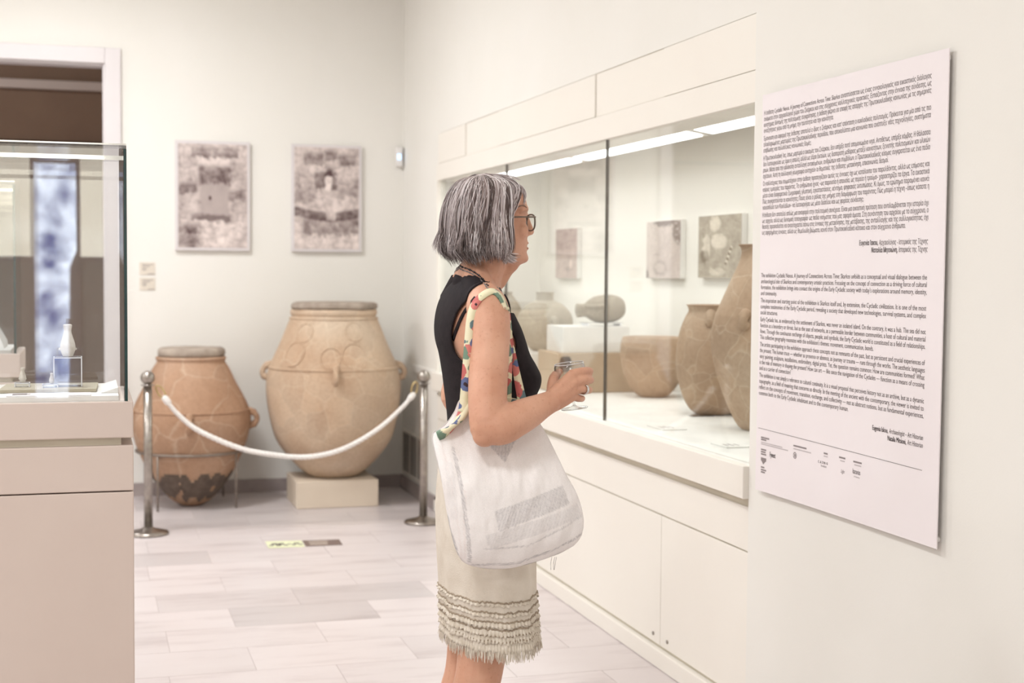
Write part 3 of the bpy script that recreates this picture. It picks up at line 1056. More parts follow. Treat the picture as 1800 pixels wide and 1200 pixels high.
# side-lying jug on a clear stand
jx, jy = at(1060, 560, 'y', YX+.16)[0], YX+.16
cs_ = empty('clear_stand', (jx, jy, zt2), 'small clear acrylic stand under the lying jug', 'stand')
zt3 = at(1050, 566, 'y', YX+.14)[2]
boxo('shelf', jx-.11, jx+.09, jy-.05, jy+.05, zt3-.005, zt3, 'acryl', cs_)
boxo('support', jx-.10, jx-.094, jy-.05, jy+.05, zt2+.0008, zt3-.0055, 'acrylrim', cs_)
boxo('support', jx+.074, jx+.08, jy-.05, jy+.05, zt2+.0008, zt3-.0055, 'acrylrim', cs_)
jg = empty('lying_jug', (jx, jy, zt3), 'grey clay jug lying on its side on the clear stand', 'jug')
ax0, ax1 = at(1098, 540, 'y', jy), at(1035, 545, 'y', jy)
px_m = 358.0
body = [(0, .02), (.012, .045), (.05, .066), (.10, .071), (.15, .066), (.185, .05), (.205, .036), (.22, .033), (.25, .036)]
mb = MB()
rings = []
o_ = np.array([at(1097, 543, 'y', jy)[0], jy, zt3+.0725])
dv = np.array([-1, 0, -.06])
dv /= np.linalg.norm(dv)
uv_ = np.cross(dv, (0, 1, 0))
for (s_, r_) in curve_pts(body, 24):
    rings.append([o_+dv*s_+r_*(math.cos(a)*np.array([0, 1, 0])+math.sin(a)*uv_) for a in np.linspace(0, 2*PI, 32, endpoint=False)])
mb.rings(rings)
mb.build('body', 'potgrey', jg, True)
hp = [o_+dv*(.12+.10*u)+uv_*(-.0)+np.array([0, -.066-.03*math.sin(PI*u)+.02*u, .02]) for u in np.linspace(0, 1, 8)]
MB().tube(hp, .009, 8).build('handle', 'potgrey', jg, True)

# grey narrow-necked jar on a white plinth
xa, xb = at(915, 640, 'y', 7.0)[0], at(986, 640, 'y', 7.0)[0]
zp = at(950, 617.5, 'y', 7.15)[2]
tag(boxo('white_plinth', xa, xb+.1, 7.0, 7.42, ZF, zp, 'white', None, .002), 'white plinth under the grey narrow-necked jar', 'plinth')
q = at(957, 616, 'y', 7.2)
tj, pj = simple_jar('necked_jar', q[0], 7.2, zp+.0005, [(.02, 0), (.062, .002), (.095, .03), (.135, .085), (.150, .145), (.135, .205), (.09, .25), (.05, .267), (.046, .28), (.046, .30), (.05, .312)],
           'potgrey', 'grey round jar with short narrow neck on a white plinth', (.35,), .15, .02, 8)
# far grey pot
xa = at(868, 620, 'y', 8.0)[0]
zp = at(890, 603, 'y', 8.1)[2]
tag(boxo('white_plinth', xa, xa+.34, 7.86, 8.3, ZF, zp, 'white', None, .002), 'white plinth under the grey pot near the showcase end', 'plinth')
q = at(880, 600, 'y', 8.06)
simple_jar('grey_pot', q[0], 8.06, zp+.0005, [(.02, 0), (.05, .002), (.075, .03), (.115, .09), (.128, .15), (.118, .215), (.085, .265), (.066, .29), (.07, .305)],
           'potgrey', 'grey pot with broad shoulder near the showcase end', (), seed=12)
# sherds and caption cards on the display floor
for i, (px, py) in enumerate(((938, 651), (948, 655), (957, 650), (966, 654), (972, 649))):
    q = at(px, py, 'z', ZF)
    mb = MB()
    mb.lathe([(.008, 0), (.02, .001), (.024, .008), (.014, .016), (.004, .017)], (q[0], q[1], ZF+.0003), 9, .5, i*3.3)
    tag(mb.build('pottery_sherd', 'potgrey', None, False), 'small grey clay sherd lying on the white display floor', 'sherd', 'sherds on the display floor')
for i, (px, py, w_, label) in enumerate(((1172, 752, .16, 'white caption card on the display floor in front of the round pot'),
                                         (1286, 783, .13, 'white caption card on the display floor by the glass near the pier'),
                                         (1232, 731, .05, 'clear wedge support beside the foot of the round pot'))):
    q = at(px, py, 'z', ZF)
    o = boxo('caption_card', q[0]-.05, q[0]+.05, q[1]-w_/2, q[1]+w_/2, ZF, ZF+.004, 'white' if i < 2 else 'acryl', None)
    tag(o, label, 'caption card' if i < 2 else 'support')
    if i < 2:
        for r in range(3):
            boxo('printed_line', q[0]-.03+r*.02, q[0]-.024+r*.02, q[1]-w_*.25, q[1]+w_*(.1+.05*(r % 2)), ZF+.0041, ZF+.0045, 'inkgrey', o)


# ================================================================== GLASS CASES ON PLINTHS
def glass_case(xr, yf, width, depth, z0, z1, label, plabel):
    x0 = xr-width
    p = empty('case_plinth', (xr-width/2, yf+depth/2, 0), plabel, 'plinth')
    e = .013
    boxo('cap', x0-e, xr+e, yf-.004, yf+depth+.02, z0-.087, z0, 'plinth', p, .003)
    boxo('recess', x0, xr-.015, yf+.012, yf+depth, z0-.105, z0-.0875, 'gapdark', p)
    boxo('drawer_panel', x0-e, xr+e, yf-.002, yf+depth+.018, z0-.214, z0-.1055, 'plinth', p, .003)
    boxo('body', x0-e, xr+e, yf-.002, yf+depth+.018, .0008, z0-.217, 'plinth', p, .003)
    boxo('liner', x0+.02, xr-.02, yf+.02, yf+depth-.02, z0+.0003, z0+.012, 'white', p)
    g = empty('glass_cover', (xr-width/2, yf+depth/2, z0), label, 'glass case')
    t = .008
    zb = z0+.0005
    boxo('pane', x0+t, xr-t, yf, yf+t, zb, z1-t, 'casegl', g)
    boxo('pane', x0+t, xr-t, yf+depth-t, yf+depth, zb, z1-t, 'casegl', g)
    boxo('pane', x0, x0+t, yf, yf+depth, zb, z1-t, 'casegl', g)
    boxo('pane', xr-t, xr, yf+t*.6, yf+depth, zb, z1-t, 'casegl', g)
    boxo('top_pane', x0, xr, yf, yf+depth, z1-t+.0003, z1, 'casegl', g)
    boxo('edge', xr-t*.8, xr+.0005, yf-.0005, yf+t*.5, zb, z1-t, 'glassedge', g)
    mt = MB()
    mt.box(x0, xr, yf-.002, yf+.004, z1+.0003, z1+.004)
    mt.box(x0, xr-.004, yf+.009, yf+.024, z1-.034, z1-.024)  # inner strip modelled in place of a reflected line in the glass
    mt.build('edge_and_reflection_strip', 'chrome', g)
    return p, g


ZP = 1.102
glass_case(.0895, 3.50, 1.15, .43, ZP, 1.708, 'large clear glass cover over three small marble figures', 'beige plinth of the glass case with the marble figures')
glass_case(-.252, 5.50, 1.1, .45, ZP, 1.728, 'clear glass cover standing farther back beside the doorway', 'beige plinth of the farther glass case beside the doorway')

# things under the nearer cover
ZL = ZP+.0125
bq = [at(6, 677, 'z', ZL), at(168, 672.5, 'z', ZL), at(171, 660, 'z', ZL+.012), at(20, 662, 'z', ZL+.012)]
zb_ = .008
b0 = [np.array([bq[0][0], 3.63, 0]), np.array([bq[1][0], 3.63, 0]), np.array([bq[1][0]+.006, 3.83, 0]), np.array([bq[0][0]+.012, 3.83, 0])]
mb = MB()
mb.rings([[p+np.array([0, 0, ZL+.0003]) for p in b0], [p+np.array([0, 0, ZL+zb_]) for p in b0]])
tag(mb.build('display_board', 'woodbase'), 'thin olive board carrying the figures inside the glass cover', 'board')
ZT = ZL+zb_+.0006


def acrylic(xc_, yc_, w_, d_, h_, label):
    t = empty('acrylic_block', (xc_, yc_, ZT), label, 'stand')
    boxo('block', xc_-w_/2, xc_+w_/2, yc_-d_/2, yc_+d_/2, ZT, ZT+h_, 'acryl', t)
    r_ = .0012
    e = MB()
    for sx in (-1, 1):
        for sy in (-1, 1):
            e.box(xc_+sx*w_/2-r_, xc_+sx*w_/2+r_, yc_+sy*d_/2-r_, yc_+sy*d_/2+r_, ZT, ZT+h_)
    for sy in (-1, 1):
        e.box(xc_-w_/2, xc_+w_/2, yc_+sy*d_/2-r_, yc_+sy*d_/2+r_, ZT+h_-.002, ZT+h_+.0004)
    for sx in (-1, 1):
        e.box(xc_+sx*w_/2-r_, xc_+sx*w_/2+r_, yc_-d_/2, yc_+d_/2, ZT+h_-.002, ZT+h_+.0004)
    e.build('polished_edge', 'acrylrim', t)


q = at(119, 645, 'y', 3.70)
hA = at(119, 628, 'y', 3.70)[2]-ZT
acrylic(q[0], 3.72, .066, .05, hA, 'clear acrylic block under the tallest marble figure')
acrylic(at(91, 650, 'y', 3.68)[0]-.004, 3.69, .035, .03, .008, 'low clear acrylic block under the smallest marble figure')
acrylic(at(39, 650, 'y', 3.72)[0], 3.72, .034, .03, .010, 'low clear acrylic block under the middle marble figure')


def figure(x, y, z, h, label, lugs=True, seed=0):
    t = empty('marble_figure', (x, y, z), label, 'figurine')
    k = h/.084
    prof = [(.004, 0), (.011, .0008), (.015, .006), (.0195, .02), (.0185, .034), (.013, .052), (.0095, .064), (.0098, .072), (.0112, .080), (.0098, .0835), (.002, .084)]
    MB().lathe([(r*k, zz*k) for r, zz in curve_pts(prof, 30)], (x, y, z), 28, .12, seed).build('body', 'marbfig', t, True)
    if lugs:
        for s in (-1, 1):
            MB().ball((x+s*.019*k, y, z+.02*k), (.004*k, .003*k, .0035*k), 8, 6).build('lug', 'marbfig', t, True)


figure(at(119, 620, 'y', 3.72)[0], 3.72, ZT+hA+.0008, .081, 'tall white marble bottle-shaped figure on a clear block', True, 1)
figure(at(90.5, 640, 'y', 3.69)[0], 3.69, ZT+.0092, .026, 'smallest white marble figure on a low clear block', False, 4)
figure(at(39.5, 640, 'y', 3.72)[0], 3.72, ZT+.0112, .036, 'middle-sized white marble figure on a low clear block', True, 8)
for (xa_, xb_, lbl) in ((at(12, 700, 'y', 3.56)[0], at(80, 700, 'y', 3.56)[0], 'wider white caption card lying at the front of the glass cover'),
                        (at(94, 700, 'y', 3.56)[0], at(160, 700, 'y', 3.56)[0], 'plain white caption card lying in front of the acrylic block')):
    o = boxo('caption_card', xa_, xb_, 3.53, 3.605, ZL, ZL+.002, 'paper')
    tag(o, lbl, 'caption card')
    if 'wider' in lbl:
        for r in range(5):
            boxo('printed_line', xa_+.012, xa_+.045+.008*(r % 2), 3.55+r*.009, 3.553+r*.009, ZL+.0021, ZL+.0024, 'inkgrey', o)
q0 = at(186, 672, 'z', ZL+.02)
o = MB().add([(q0[0]-.012, 3.60, ZL), (q0[0]+.028, 3.60, ZL), (q0[0]+.028, 3.86, ZL), (q0[0]-.012, 3.86, ZL), (q0[0]+.026, 3.60, ZL+.012), (q0[0]+.028, 3.60, ZL+.012), (q0[0]+.028, 3.86, ZL+.012), (q0[0]+.026, 3.86, ZL+.012)],
             [(3, 2, 1, 0), (4, 5, 6, 7), (0, 4, 7, 3), (1, 2, 6, 5), (0, 1, 5, 4), (2, 3, 7, 6)]).build('caption_wedge', 'white')
tag(o, 'slanted white caption strip along the side pane', 'caption strip')
o = MB().add([(-1.2, 5.62, ZL), (-.30, 5.62, ZL), (-.30, 5.86, ZL), (-1.2, 5.86, ZL), (-1.2, 5.86, ZL+.13), (-.36, 5.86, ZL+.13), (-.30, 5.86, ZL+.02)],
             [(3, 2, 1, 0), (0, 1, 6, 5, 4), (2, 3, 4, 5, 6), (0, 4, 3), (1, 2, 6)]).build('caption_wedge', 'white')
tag(o, 'sloping white board inside the farther glass cover', 'board')

# ================================================================== POSTER
XP = XW-.02-.012
ya, yb = at(1337, 500, 'x', XP)[1], at(1661, 500, 'x', XP)[1]
zt_, zb2 = at(1500, 127.5, 'x', XP)[2], at(1500, 915, 'x', XP)[2]
ps = empty('text_poster', (XP, (ya+yb)/2, zb2), 'large white poster of Greek and English text on the cream pier', 'poster')
mb = MB()
ny, nz = 24, 30
for side in (0, 1):
    for i in range(nz+1):
        for j in range(ny+1):
            u, v = j/ny, i/nz
            c = .004*((2*u-1)**2)*(1-v)**2        # slightly lifting towards the bottom corners
            mb.v.append((XP-(.003 if side == 0 else 0)-c, ya+(yb-ya)*u, zb2+(zt_-zb2)*v))
n1 = (nz+1)*(ny+1)
for i in range(nz):
    for j in range(ny):
        a = i*(ny+1)+j
        mb.f.append((a, a+1, a+ny+2, a+ny+1))
        mb.f.append((n1+a, n1+a+ny+1, n1+a+ny+2, n1+a+1))
loop = [j for j in range(ny+1)]+[i*(ny+1)+ny for i in range(1, nz+1)]+[nz*(ny+1)+j for j in range(ny-1, -1, -1)]+[i*(ny+1) for i in range(nz-1, 0, -1)]
for a, b in zip(loop, loop[1:]+loop[:1]):
    mb.f.append((a, n1+a, n1+b, b))
mb.build('board', 'paper', ps)
for (yy_, zz_) in ((ya-.02, zt_-.02), (yb+.02, zt_-.02), (ya-.02, zb2+.02), (yb+.02, zb2+.02)):
    MB().tube([(XW-.0205, yy_, zz_), (XP+.0002, yy_, zz_)], [.008, .008], 10, round_=False).build('standoff', 'plastic', ps)
YL, YRt = at(1340.5, 484, 'x', XP)[1], at(1632, 488, 'x', XP)[1]


def surf_x(y, z):
    u, v = (y-ya)/(yb-ya), (z-zb2)/(zt_-zb2)
    return XP-.003-.004*((2*u-1)**2)*(1-v)**2-.0006


from mathutils.geometry import delaunay_2d_cdt
GLYPH = {}


def raw_text(body, fill):
    cu = bpy.data.curves.new('t', 'FONT')
    cu.body = body
    cu.size = 1.0
    cu.resolution_u = 3
    cu.fill_mode = 'BOTH' if fill else 'NONE'
    ob = bpy.data.objects.new('t', cu)
    C.objects.link(ob)
    bpy.context.view_layer.update()
    me = bpy.data.meshes.new_from_object(ob.evaluated_get(bpy.context.evaluated_depsgraph_get()))
    v = [(a.co.x, a.co.y) for a in me.vertices]
    e = [tuple(a.vertices) for a in me.edges]
    bpy.data.objects.remove(ob)
    bpy.data.curves.remove(cu)
    bpy.data.meshes.remove(me)
    return v, e


HH = max(p[0] for p in raw_text('HH', True)[0])


def glyph(ch):
    """(verts, triangles, advance) of one letter; overlapping outlines filled by winding number"""
    if ch in GLYPH:
        return GLYPH[ch]
    adv = max(p[0] for p in raw_text('H'+ch+'H', True)[0])-HH
    v, e = raw_text(ch, False) if ch != ' ' else ([], [])
    if not v:
        GLYPH[ch] = (np.zeros((0, 2)), [], adv)
        return GLYPH[ch]
    adj = {}
    for a, b in e:
        adj.setdefault(a, []).append(b)
        adj.setdefault(b, []).append(a)
    seen, loops = set(), []
    for s0 in range(len(v)):
        if s0 in seen or s0 not in adj:
            continue
        lp = [s0]
        seen.add(s0)
        while True:
            c_ = lp[-1]
            nx = [k_ for k_ in sorted(adj[c_], key=lambda k_: (k_ != c_+1, k_)) if k_ not in seen]
            if not nx:
                break
            lp.append(nx[0])
            seen.add(nx[0])
        loops.append(lp)
    E_ = [(a, b) for lp in loops for a, b in zip(lp, lp[1:]+lp[:1])]
    r_ = delaunay_2d_cdt([Vector(p) for p in v], E_, [], 0, 1e-5)
    V_, tri = r_[0], []
    segs = [(v[a], v[b]) for a, b in E_]
    for f in r_[2]:
        cx_, cy_ = sum(V_[i].x for i in f)/3, sum(V_[i].y for i in f)/3
        w_ = 0
        for (x0, y0), (x1, y1) in segs:
            if (y0 <= cy_) != (y1 <= cy_) and x0+(cy_-y0)/(y1-y0)*(x1-x0) > cx_:
                w_ += 1 if y1 > y0 else -1
        if w_:
            tri.append(tuple(f))
    GLYPH[ch] = (np.array([(p.x, p.y) for p in V_]), tri, adv)
    return GLYPH[ch]


def text_mesh(body, size, bold=0, shear=0, spacing=1.0):
    vs_, fs_, x = [], [], 0.0
    for ch in body:
        gv, gf, adv = glyph(ch)
        for dx in ((0,) if not bold else (-bold/size, 0, bold/size)):
            if len(gv):
                k_ = sum(len(a) for a in vs_)
                w_ = gv.copy()
                w_[:, 0] += x+dx+shear*w_[:, 1]
                vs_.append(w_)
                fs_ += [tuple(i+k_ for i in f) for f in gf]
        x += adv*spacing
    v = np.vstack(vs_)*size
    return np.column_stack([v, np.zeros(len(v))]), fs_


class TextBlock:
    def __init__(s):
        s.mb = MB()

    def line(s, body, size, y_left=None, y_right=None, zc=0, sx=None, bold=0, shear=0, spacing=1.0):
        v, f = text_mesh(body, size, bold, shear, spacing)
        if not len(v):
            return 1
        w0, w1 = v[:, 0].min(), v[:, 0].max()
        if sx is None:
            sx = abs(y_left-y_right)/(w1-w0)
        if y_left is None:
            y_left = y_right+sx*(w1-w0)
        y = y_left-(v[:, 0]-w0)*sx
        z = zc-size*.26+v[:, 1]
        s.mb.add(np.stack([[surf_x(a, b) for a, b in zip(y, z)], y, z], 1), f)
        return sx

    def build(s, name, mat='ink'):
        return s.mb.build(name, mat, ps)


def zpix(px, py):
    return at(px, py, 'x', XP)[2]


SZ = .0182
GREEK = [[('Η έκθεση Cycladic Nexus. A Journey of Connections Across Time: Skarkos αναπτύσσεται ως ένας εννοιολογικός και εικαστικός διάλογος', 134.5),
          ('ανάμεσα στον αρχαιολογικό χώρο του Σκάρκου και στις σύγχρονες καλλιτεχνικές πρακτικές. Εστιάζοντας στην έννοια της σύνδεσης, ως', 147.4),
          ('κινητήριας δύναμης της πολιτισμικής συγκρότησης, η έκθεση φέρνει σε επαφή τις απαρχές της Πρωτοκυκλαδικής κοινωνίας με τις σημερινές', 160.2),
          ('αναζητήσεις γύρω από τη μνήμη, την ταυτότητα και την κοινότητα.', 173)],
         [('Έμπνευση και αφορμή της έκθεσης αποτελεί ο ίδιος ο Σκάρκος και κατ’ επέκταση ο κυκλαδικός πολιτισμός. Πρόκειται για μία από τις πιο', 190),
          ('ολοκληρωμένες μαρτυρίες της Πρωτοκυκλαδικής περιόδου, που αποκαλύπτει μια κοινωνία που ανέπτυξε νέες τεχνολογίες, συστήματα', 203),
          ('επιβίωσης και πολύπλοκες κοινωνικές δομές.', 216)],
         [('Η Πρωτοκυκλαδική Ίος, όπως μαρτυρά ο οικισμός του Σκάρκου, δεν υπήρξε ποτέ απομονωμένο νησί. Αντιθέτως, υπήρξε κόμβος. Η θάλασσα', 233),
          ('δεν λειτουργούσε ως όριο ή απειλή, αλλά ως έδρα δικτύων, ως διαπερατή μεθόριος μεταξύ κοινοτήτων, ξενιστής πολιτισμικών και υλικών', 246),
          ('ροών. Μέσα από την αδιάκοπη ανταλλαγή αντικειμένων, ανθρώπων και συμβόλων, ο Πρωτοκυκλαδικός κόσμος συγκροτείται ως ένα πεδίο', 259),
          ('σχέσεων. Αυτή τη συλλογική γεωγραφία αντηχούν οι θεματικές της έκθεσης: μετακίνηση, επικοινωνία, δεσμοί.', 272)],
         [('Οι καλλιτέχνες που συμμετέχουν στην έκθεση προσεγγίζουν αυτές τις έννοιες όχι ως κατάλοιπα του παρελθόντος, αλλά ως επίμονες και', 288.3),
          ('καίριες εμπειρίες του παρόντος. Το ανθρώπινο ίχνος –ως παρουσία ή απουσία, ως πορεία ή τραύμα– χαρακτηρίζει τα έργα. Τα εικαστικά', 301.3),
          ('μέσα είναι διαφορετικά: ζωγραφική, γλυπτική, εγκαταστάσεις, κέντημα, ψηφιακές εκτυπώσεις. Κι όμως, το ερώτημα παραμένει κοινό:', 314.3),
          ('Πώς συγκροτούνται οι κοινότητες; Ποιος είναι ο ρόλος της μνήμης στη διαμόρφωση του παρόντος; Πώς μπορεί η τέχνη –όπως κάποτε η', 327.4),
          ('ναυσιπλοΐα των Κυκλάδων– να λειτουργήσει ως μέσο διάπλου και ως φορέας σύνδεσης;', 340.4)],
         [('Η έκθεση δεν αποτελεί απλώς μια αναφορά στην πολιτισμική συνέχεια. Είναι μια εικαστική πρόταση που αντιλαμβάνεται την ιστορία όχι', 356.8),
          ('ως αρχείο, αλλά ως δυναμική τοπογραφία· ως πεδίο νοήματος που μας αφορά άμεσα. Στη συνάντηση του αρχαίου με το σύγχρονο, ο', 369.6),
          ('θεατής προσκαλείται να αναστοχαστεί πάνω στις έννοιες της μετακίνησης, της μετάβασης, της ανταλλαγής και της συλλογικότητας, όχι', 382.2),
          ('ως αφηρημένες έννοιες, αλλά ως θεμελιώδη βιώματα, κοινά στον Πρωτοκυκλαδικό κάτοικο και στον σύγχρονο άνθρωπο.', 395)]]
ENGL = [[('The exhibition Cycladic Nexus. A Journey of Connections Across Time: Skarkos unfolds as a conceptual and visual dialogue between the', 488),
         ('archaeological site of Skarkos and contemporary artistic practices. Focusing on the concept of connection as a driving force of cultural', 501),
         ('formation, the exhibition brings into contact the origins of the Early Cycladic society with today’s explorations around memory, identity,', 514),
         ('and community.', 527)],
        [('The inspiration and starting point of the exhibition is Skarkos itself and, by extension, the Cycladic civilization. It is one of the most', 542.8),
         ('complete testimonies of the Early Cycladic period, revealing a society that developed new technologies, survival systems, and complex', 556),
         ('social structures.', 569)],
        [('Early Cycladic Ios, as evidenced by the settlement of Skarkos, was never an isolated island. On the contrary, it was a hub. The sea did not', 584.3),
         ('function as a boundary or threat, but as the seat of networks, as a permeable border between communities, a host of cultural and material', 597.3),
         ('flows. Through the continuous exchange of objects, people, and symbols, the Early Cycladic world is constituted as a field of relationships.', 610.3),
         ('This collective geography resonates with the exhibition’s themes: movement, communication, bonds.', 623.3)],
        [('The artists participating in the exhibition approach these concepts not as remnants of the past, but as persistent and crucial experiences of', 639),
         ('the present. The human trace — whether as presence or absence, as journey or trauma — runs through the works. The aesthetic languages', 652),
         ('vary: painting, sculpture, installations, embroidery, digital prints. Yet, the question remains common: How are communities formed? What', 665),
         ('is the role of memory in shaping the present? How can art — like once the navigation of the Cyclades — function as a means of crossing', 678),
         ('and as a carrier of connection?', 691)],
        [('The exhibition is not simply a reference to cultural continuity. It is a visual proposal that perceives history not as an archive, but as a dynamic', 706.5),
         ('topography, as a field of meaning that concerns us directly. In the meeting of the ancient with the contemporary, the viewer is invited to', 719.6),
         ('reflect on the concepts of movement, transition, exchange, and collectivity — not as abstract notions, but as fundamental experiences,', 732.7),
         ('common both to the Early Cycladic inhabitant and to the contemporary human.', 745.7)]]
PXR = 1634
for blocks in (GREEK, ENGL):
    for para in blocks:
        tbk = TextBlock()
        last = .7
        for i, (txt, py) in enumerate(para):
            full = i < len(para)-1
            z = zpix(PXR, py)
            if full:
                last = tbk.line(txt, SZ, YL, YRt, z)
            else:
                tbk.line(txt, SZ, YL, None, z, sx=last)
        tbk.build('paragraph')
for (bold_t, rest, py) in (('Ευγενία Ίσκου,', ' Αρχαιολόγος - Ιστορικός της Τέχνης', 424.5), ('Ναταλία Μητσιώνη,', ' Ιστορικός της Τέχνης', 438.5),
                           ('Eugenia Iskou,', ' Archaeologist – Art Historian', 771), ('Natalia Mitsioni,', ' Art Historian', 784.6)):
    tbk = TextBlock()
    z = zpix(1630, py)
    v1, _ = text_mesh(bold_t, SZ, .0003)
    v2, _ = text_mesh(rest.strip(), SZ)
    sxx = .70
    w2 = (v2[:, 0].max()-v2[:, 0].min())*sxx
    tbk.line(rest.strip(), SZ, None, YRt, z, sx=sxx, shear=.15)
    tbk.line(bold_t, SZ, None, YRt+w2+.006, z, sx=sxx*1.04, bold=.0004)
    tbk.build('signature')
# rule and the small credits
zr1, zr2 = at(1341, 752.5, 'x', XP)[2], at(1627, 827, 'x', XP)[2]
mb = MB()
nseg = 20
rg = []
for i in range(nseg+1):
    y = YL+(YRt-YL)*i/nseg
    z = zr1+(zr2-zr1)*i/nseg
    rg.append([(surf_x(y, z)-.0002, y, z-.0006), (surf_x(y, z)-.0002, y, z+.0006)])
for i in range(nseg):
    mb.add(rg[i]+rg[i+1], [(0, 1, 3, 2)])
mb.build('rule', 'ink', ps)


def credit(txt, px, py, size, mat='ink', bold=0, shear=0, sx=.8, spacing=1.0):
    q_ = at(px, py, 'x', XP)
    t_ = TextBlock()
    t_.line(txt, size, q_[1], None, q_[2], sx=sx, bold=bold, shear=shear, spacing=spacing)
    t_.build('credit_text', mat)


credit('Fynext', 1356, 799, .022, 'ink', .0005, sx=.62)
credit('karavias', 1501, 828, .020, 'ink', 0, sx=.62)
credit('art insurance', 1503, 837, .0075, 'inkgrey', 0, sx=.75)
credit('CASINO', 1440, 811, .010, 'ink', .0003, spacing=1.8, sx=.9)
credit('foundation', 1445, 818, .009, 'inkgrey', 0, sx=.8, shear=.2)
credit('Light', 1480, 828, .014, 'inkgrey', 0, sx=.7, shear=.3)
for (px0, px1, py, mt) in ((1341, 1355, 768, 'inkgrey'), (1341, 1350, 771.5, 'inkgrey'), (1341, 1378, 776.5, 'inklight'), (1341, 1388, 779.5, 'inklight'),
                           (1397, 1420, 782.5, 'inkgrey'), (1397, 1428, 788, 'inklight'), (1450, 1457, 796, 'inkgrey'), (1450, 1457, 801, 'inklight'),
                           (1477, 1488, 803, 'inkgrey'), (1479, 1487, 809, 'inklight'), (1502, 1517, 810.5, 'inkgrey'), (1504, 1516, 816.5, 'inklight'),
                           (1341, 1350, 789, 'inkgrey'), (1341, 1349, 793, 'inkgrey'), (1341, 1350, 797, 'inkgrey'), (1341, 1350, 806, 'inkgrey'),
                           (1341, 1347, 820, 'inkgrey'), (1341, 1350, 824.5, 'inkgrey'), (1341, 1348, 828.5, 'inkgrey')):
    a_, b_ = at(px0, py, 'x', XP), at(px1, py, 'x', XP)
    y0_, y1_, z_ = a_[1], b_[1], a_[2]
    h_ = .0016 if mt == 'inklight' else .0022
    if py == 806:
        h_ = .005
    MB().add([(surf_x(y0_, z_), y0_, z_-h_), (surf_x(y1_, z_), y1_, z_-h_), (surf_x(y1_, z_), y1_, z_+h_), (surf_x(y0_, z_), y0_, z_+h_)], [(0, 1, 2, 3)]).build('credit_line', mt, ps)
a_, b_, c_ = at(1341.5, 808.5, 'x', XP), at(1349.5, 810, 'x', XP), at(1345, 816, 'x', XP)
MB().add([(surf_x(p[1], p[2]), p[1], p[2]) for p in (a_, b_, c_)], [(0, 2, 1)]).build('emblem', 'inkgrey', ps)
em = at(1399.5, 800, 'x', XP)
MB().tube([(surf_x(em[1], em[2])+.0006, em[1]+.0085*math.cos(a), em[2]+.0085*math.sin(a)) for a in np.linspace(0, 2*PI, 24, endpoint=False)], .0013, 5, closed=True).build('emblem', 'inkgrey', ps)
MB().ball((surf_x(em[1], em[2])+.0002, em[1], em[2]), (.0006, .004, .0055), 12, 6).build('emblem', 'inkgrey', ps)

# ================================================================== PERSON
YM = 3.30                     # her plane of symmetry; she faces the showcase (+x), her right side to the camera
pe = empty('person', (.93, YM, 0), 'woman with grey bob in black top and pale skirt looking into the showcase', 'person')


def A(px, py, Y=YM):
    return at(px, py, 'y', Y)


def N(px, py, dy, far=False):
    """point on her camera side, dy from the plane of symmetry; far = its mirror image"""
    p = at(px, py, 'y', YM-dy)
    if far:
        p = np.array([p[0], 2*YM-p[1], p[2]])
    return p


def row_table(rows, n, inset=0.0, yz=YM):
    """rows of (py, left px, right px, half width) -> smooth sections z, xc, a, b"""
    out = []
    for py, l_, r_, b in rows:
        xl, xr, z = A(l_, py)[0], A(r_, py)[0], A((l_+r_)/2, py, yz)[2]
        e = (xr-xl)/2
        a = math.sqrt(max(e*e-(.298*b)**2, (.35*e)**2))
        out.append((z, (xl+xr)/2, a-inset, b-inset))
    return curve_pts(out, n)


def section(z, xc, a, b, n=40, p=2.2, front=0.0, yc=YM):
    r = []
    for j in range(n):
        t = 2*PI*j/n
        c, s = math.cos(t), math.sin(t)
        cx = math.copysign(abs(c)**(2/p), c)
        sy_ = math.copysign(abs(s)**(2/p), s)
        r.append((xc+a*cx, yc+b*sy_*(1-front*c), z))
    return r


TORSO = [(481, 812, 862, .045), (494, 800, 872, .085), (505, 789, 879, .125), (516, 780, 885, .152), (532, 772, 891, .165), (552, 767, 900, .166), (575, 765, 911, .163),
         (598, 767, 919, .158), (620, 773, 926, .153), (640, 777, 937, .15), (658, 780, 945, .148), (674, 782, 944.5, .146), (690, 784, 938, .142),
         (706, 786, 931, .14), (744, 789, 923, .139), (780, 785, 925, .148), (830, 774, 928, .165), (880, 771, 932, .176), (936, 772, 934, .178), (985, 780, 930, .172), (1010, 795, 915, .15)]
SKIRT = [(772, 787, 925, .150), (800, 782, 927, .160), (850, 770, 932, .178), (900, 766, 937, .186), (950, 766, 938, .188), (1000, 768, 937, .188),
         (1050, 771, 937, .188), (1100, 774, 939, .190), (1132, 777, 941, .192)]
body = MB()
T = row_table(TORSO, 70, .005)
body.rings([section(z, xc, a, b, 44, 2.25) for z, xc, a, b in T])
# neck
body.tube([A(838, 505), A(845, 480), A(855, 455), A(862, 430)], [.058, .053, .052, .05], 24, ref=(0, 1, 0))
body.tube([A(876, 497), A(888, 474), A(900, 462)], [.018, .02, .02], 14, ref=(0, 1, 0))
# trapezius to the shoulders
for s in (-1, 1):
    body.tube([N(836, 478, .02, s > 0), N(842, 506, .075, s > 0), N(850, 541, .135, s > 0)], [.034, .036, .040], 16)
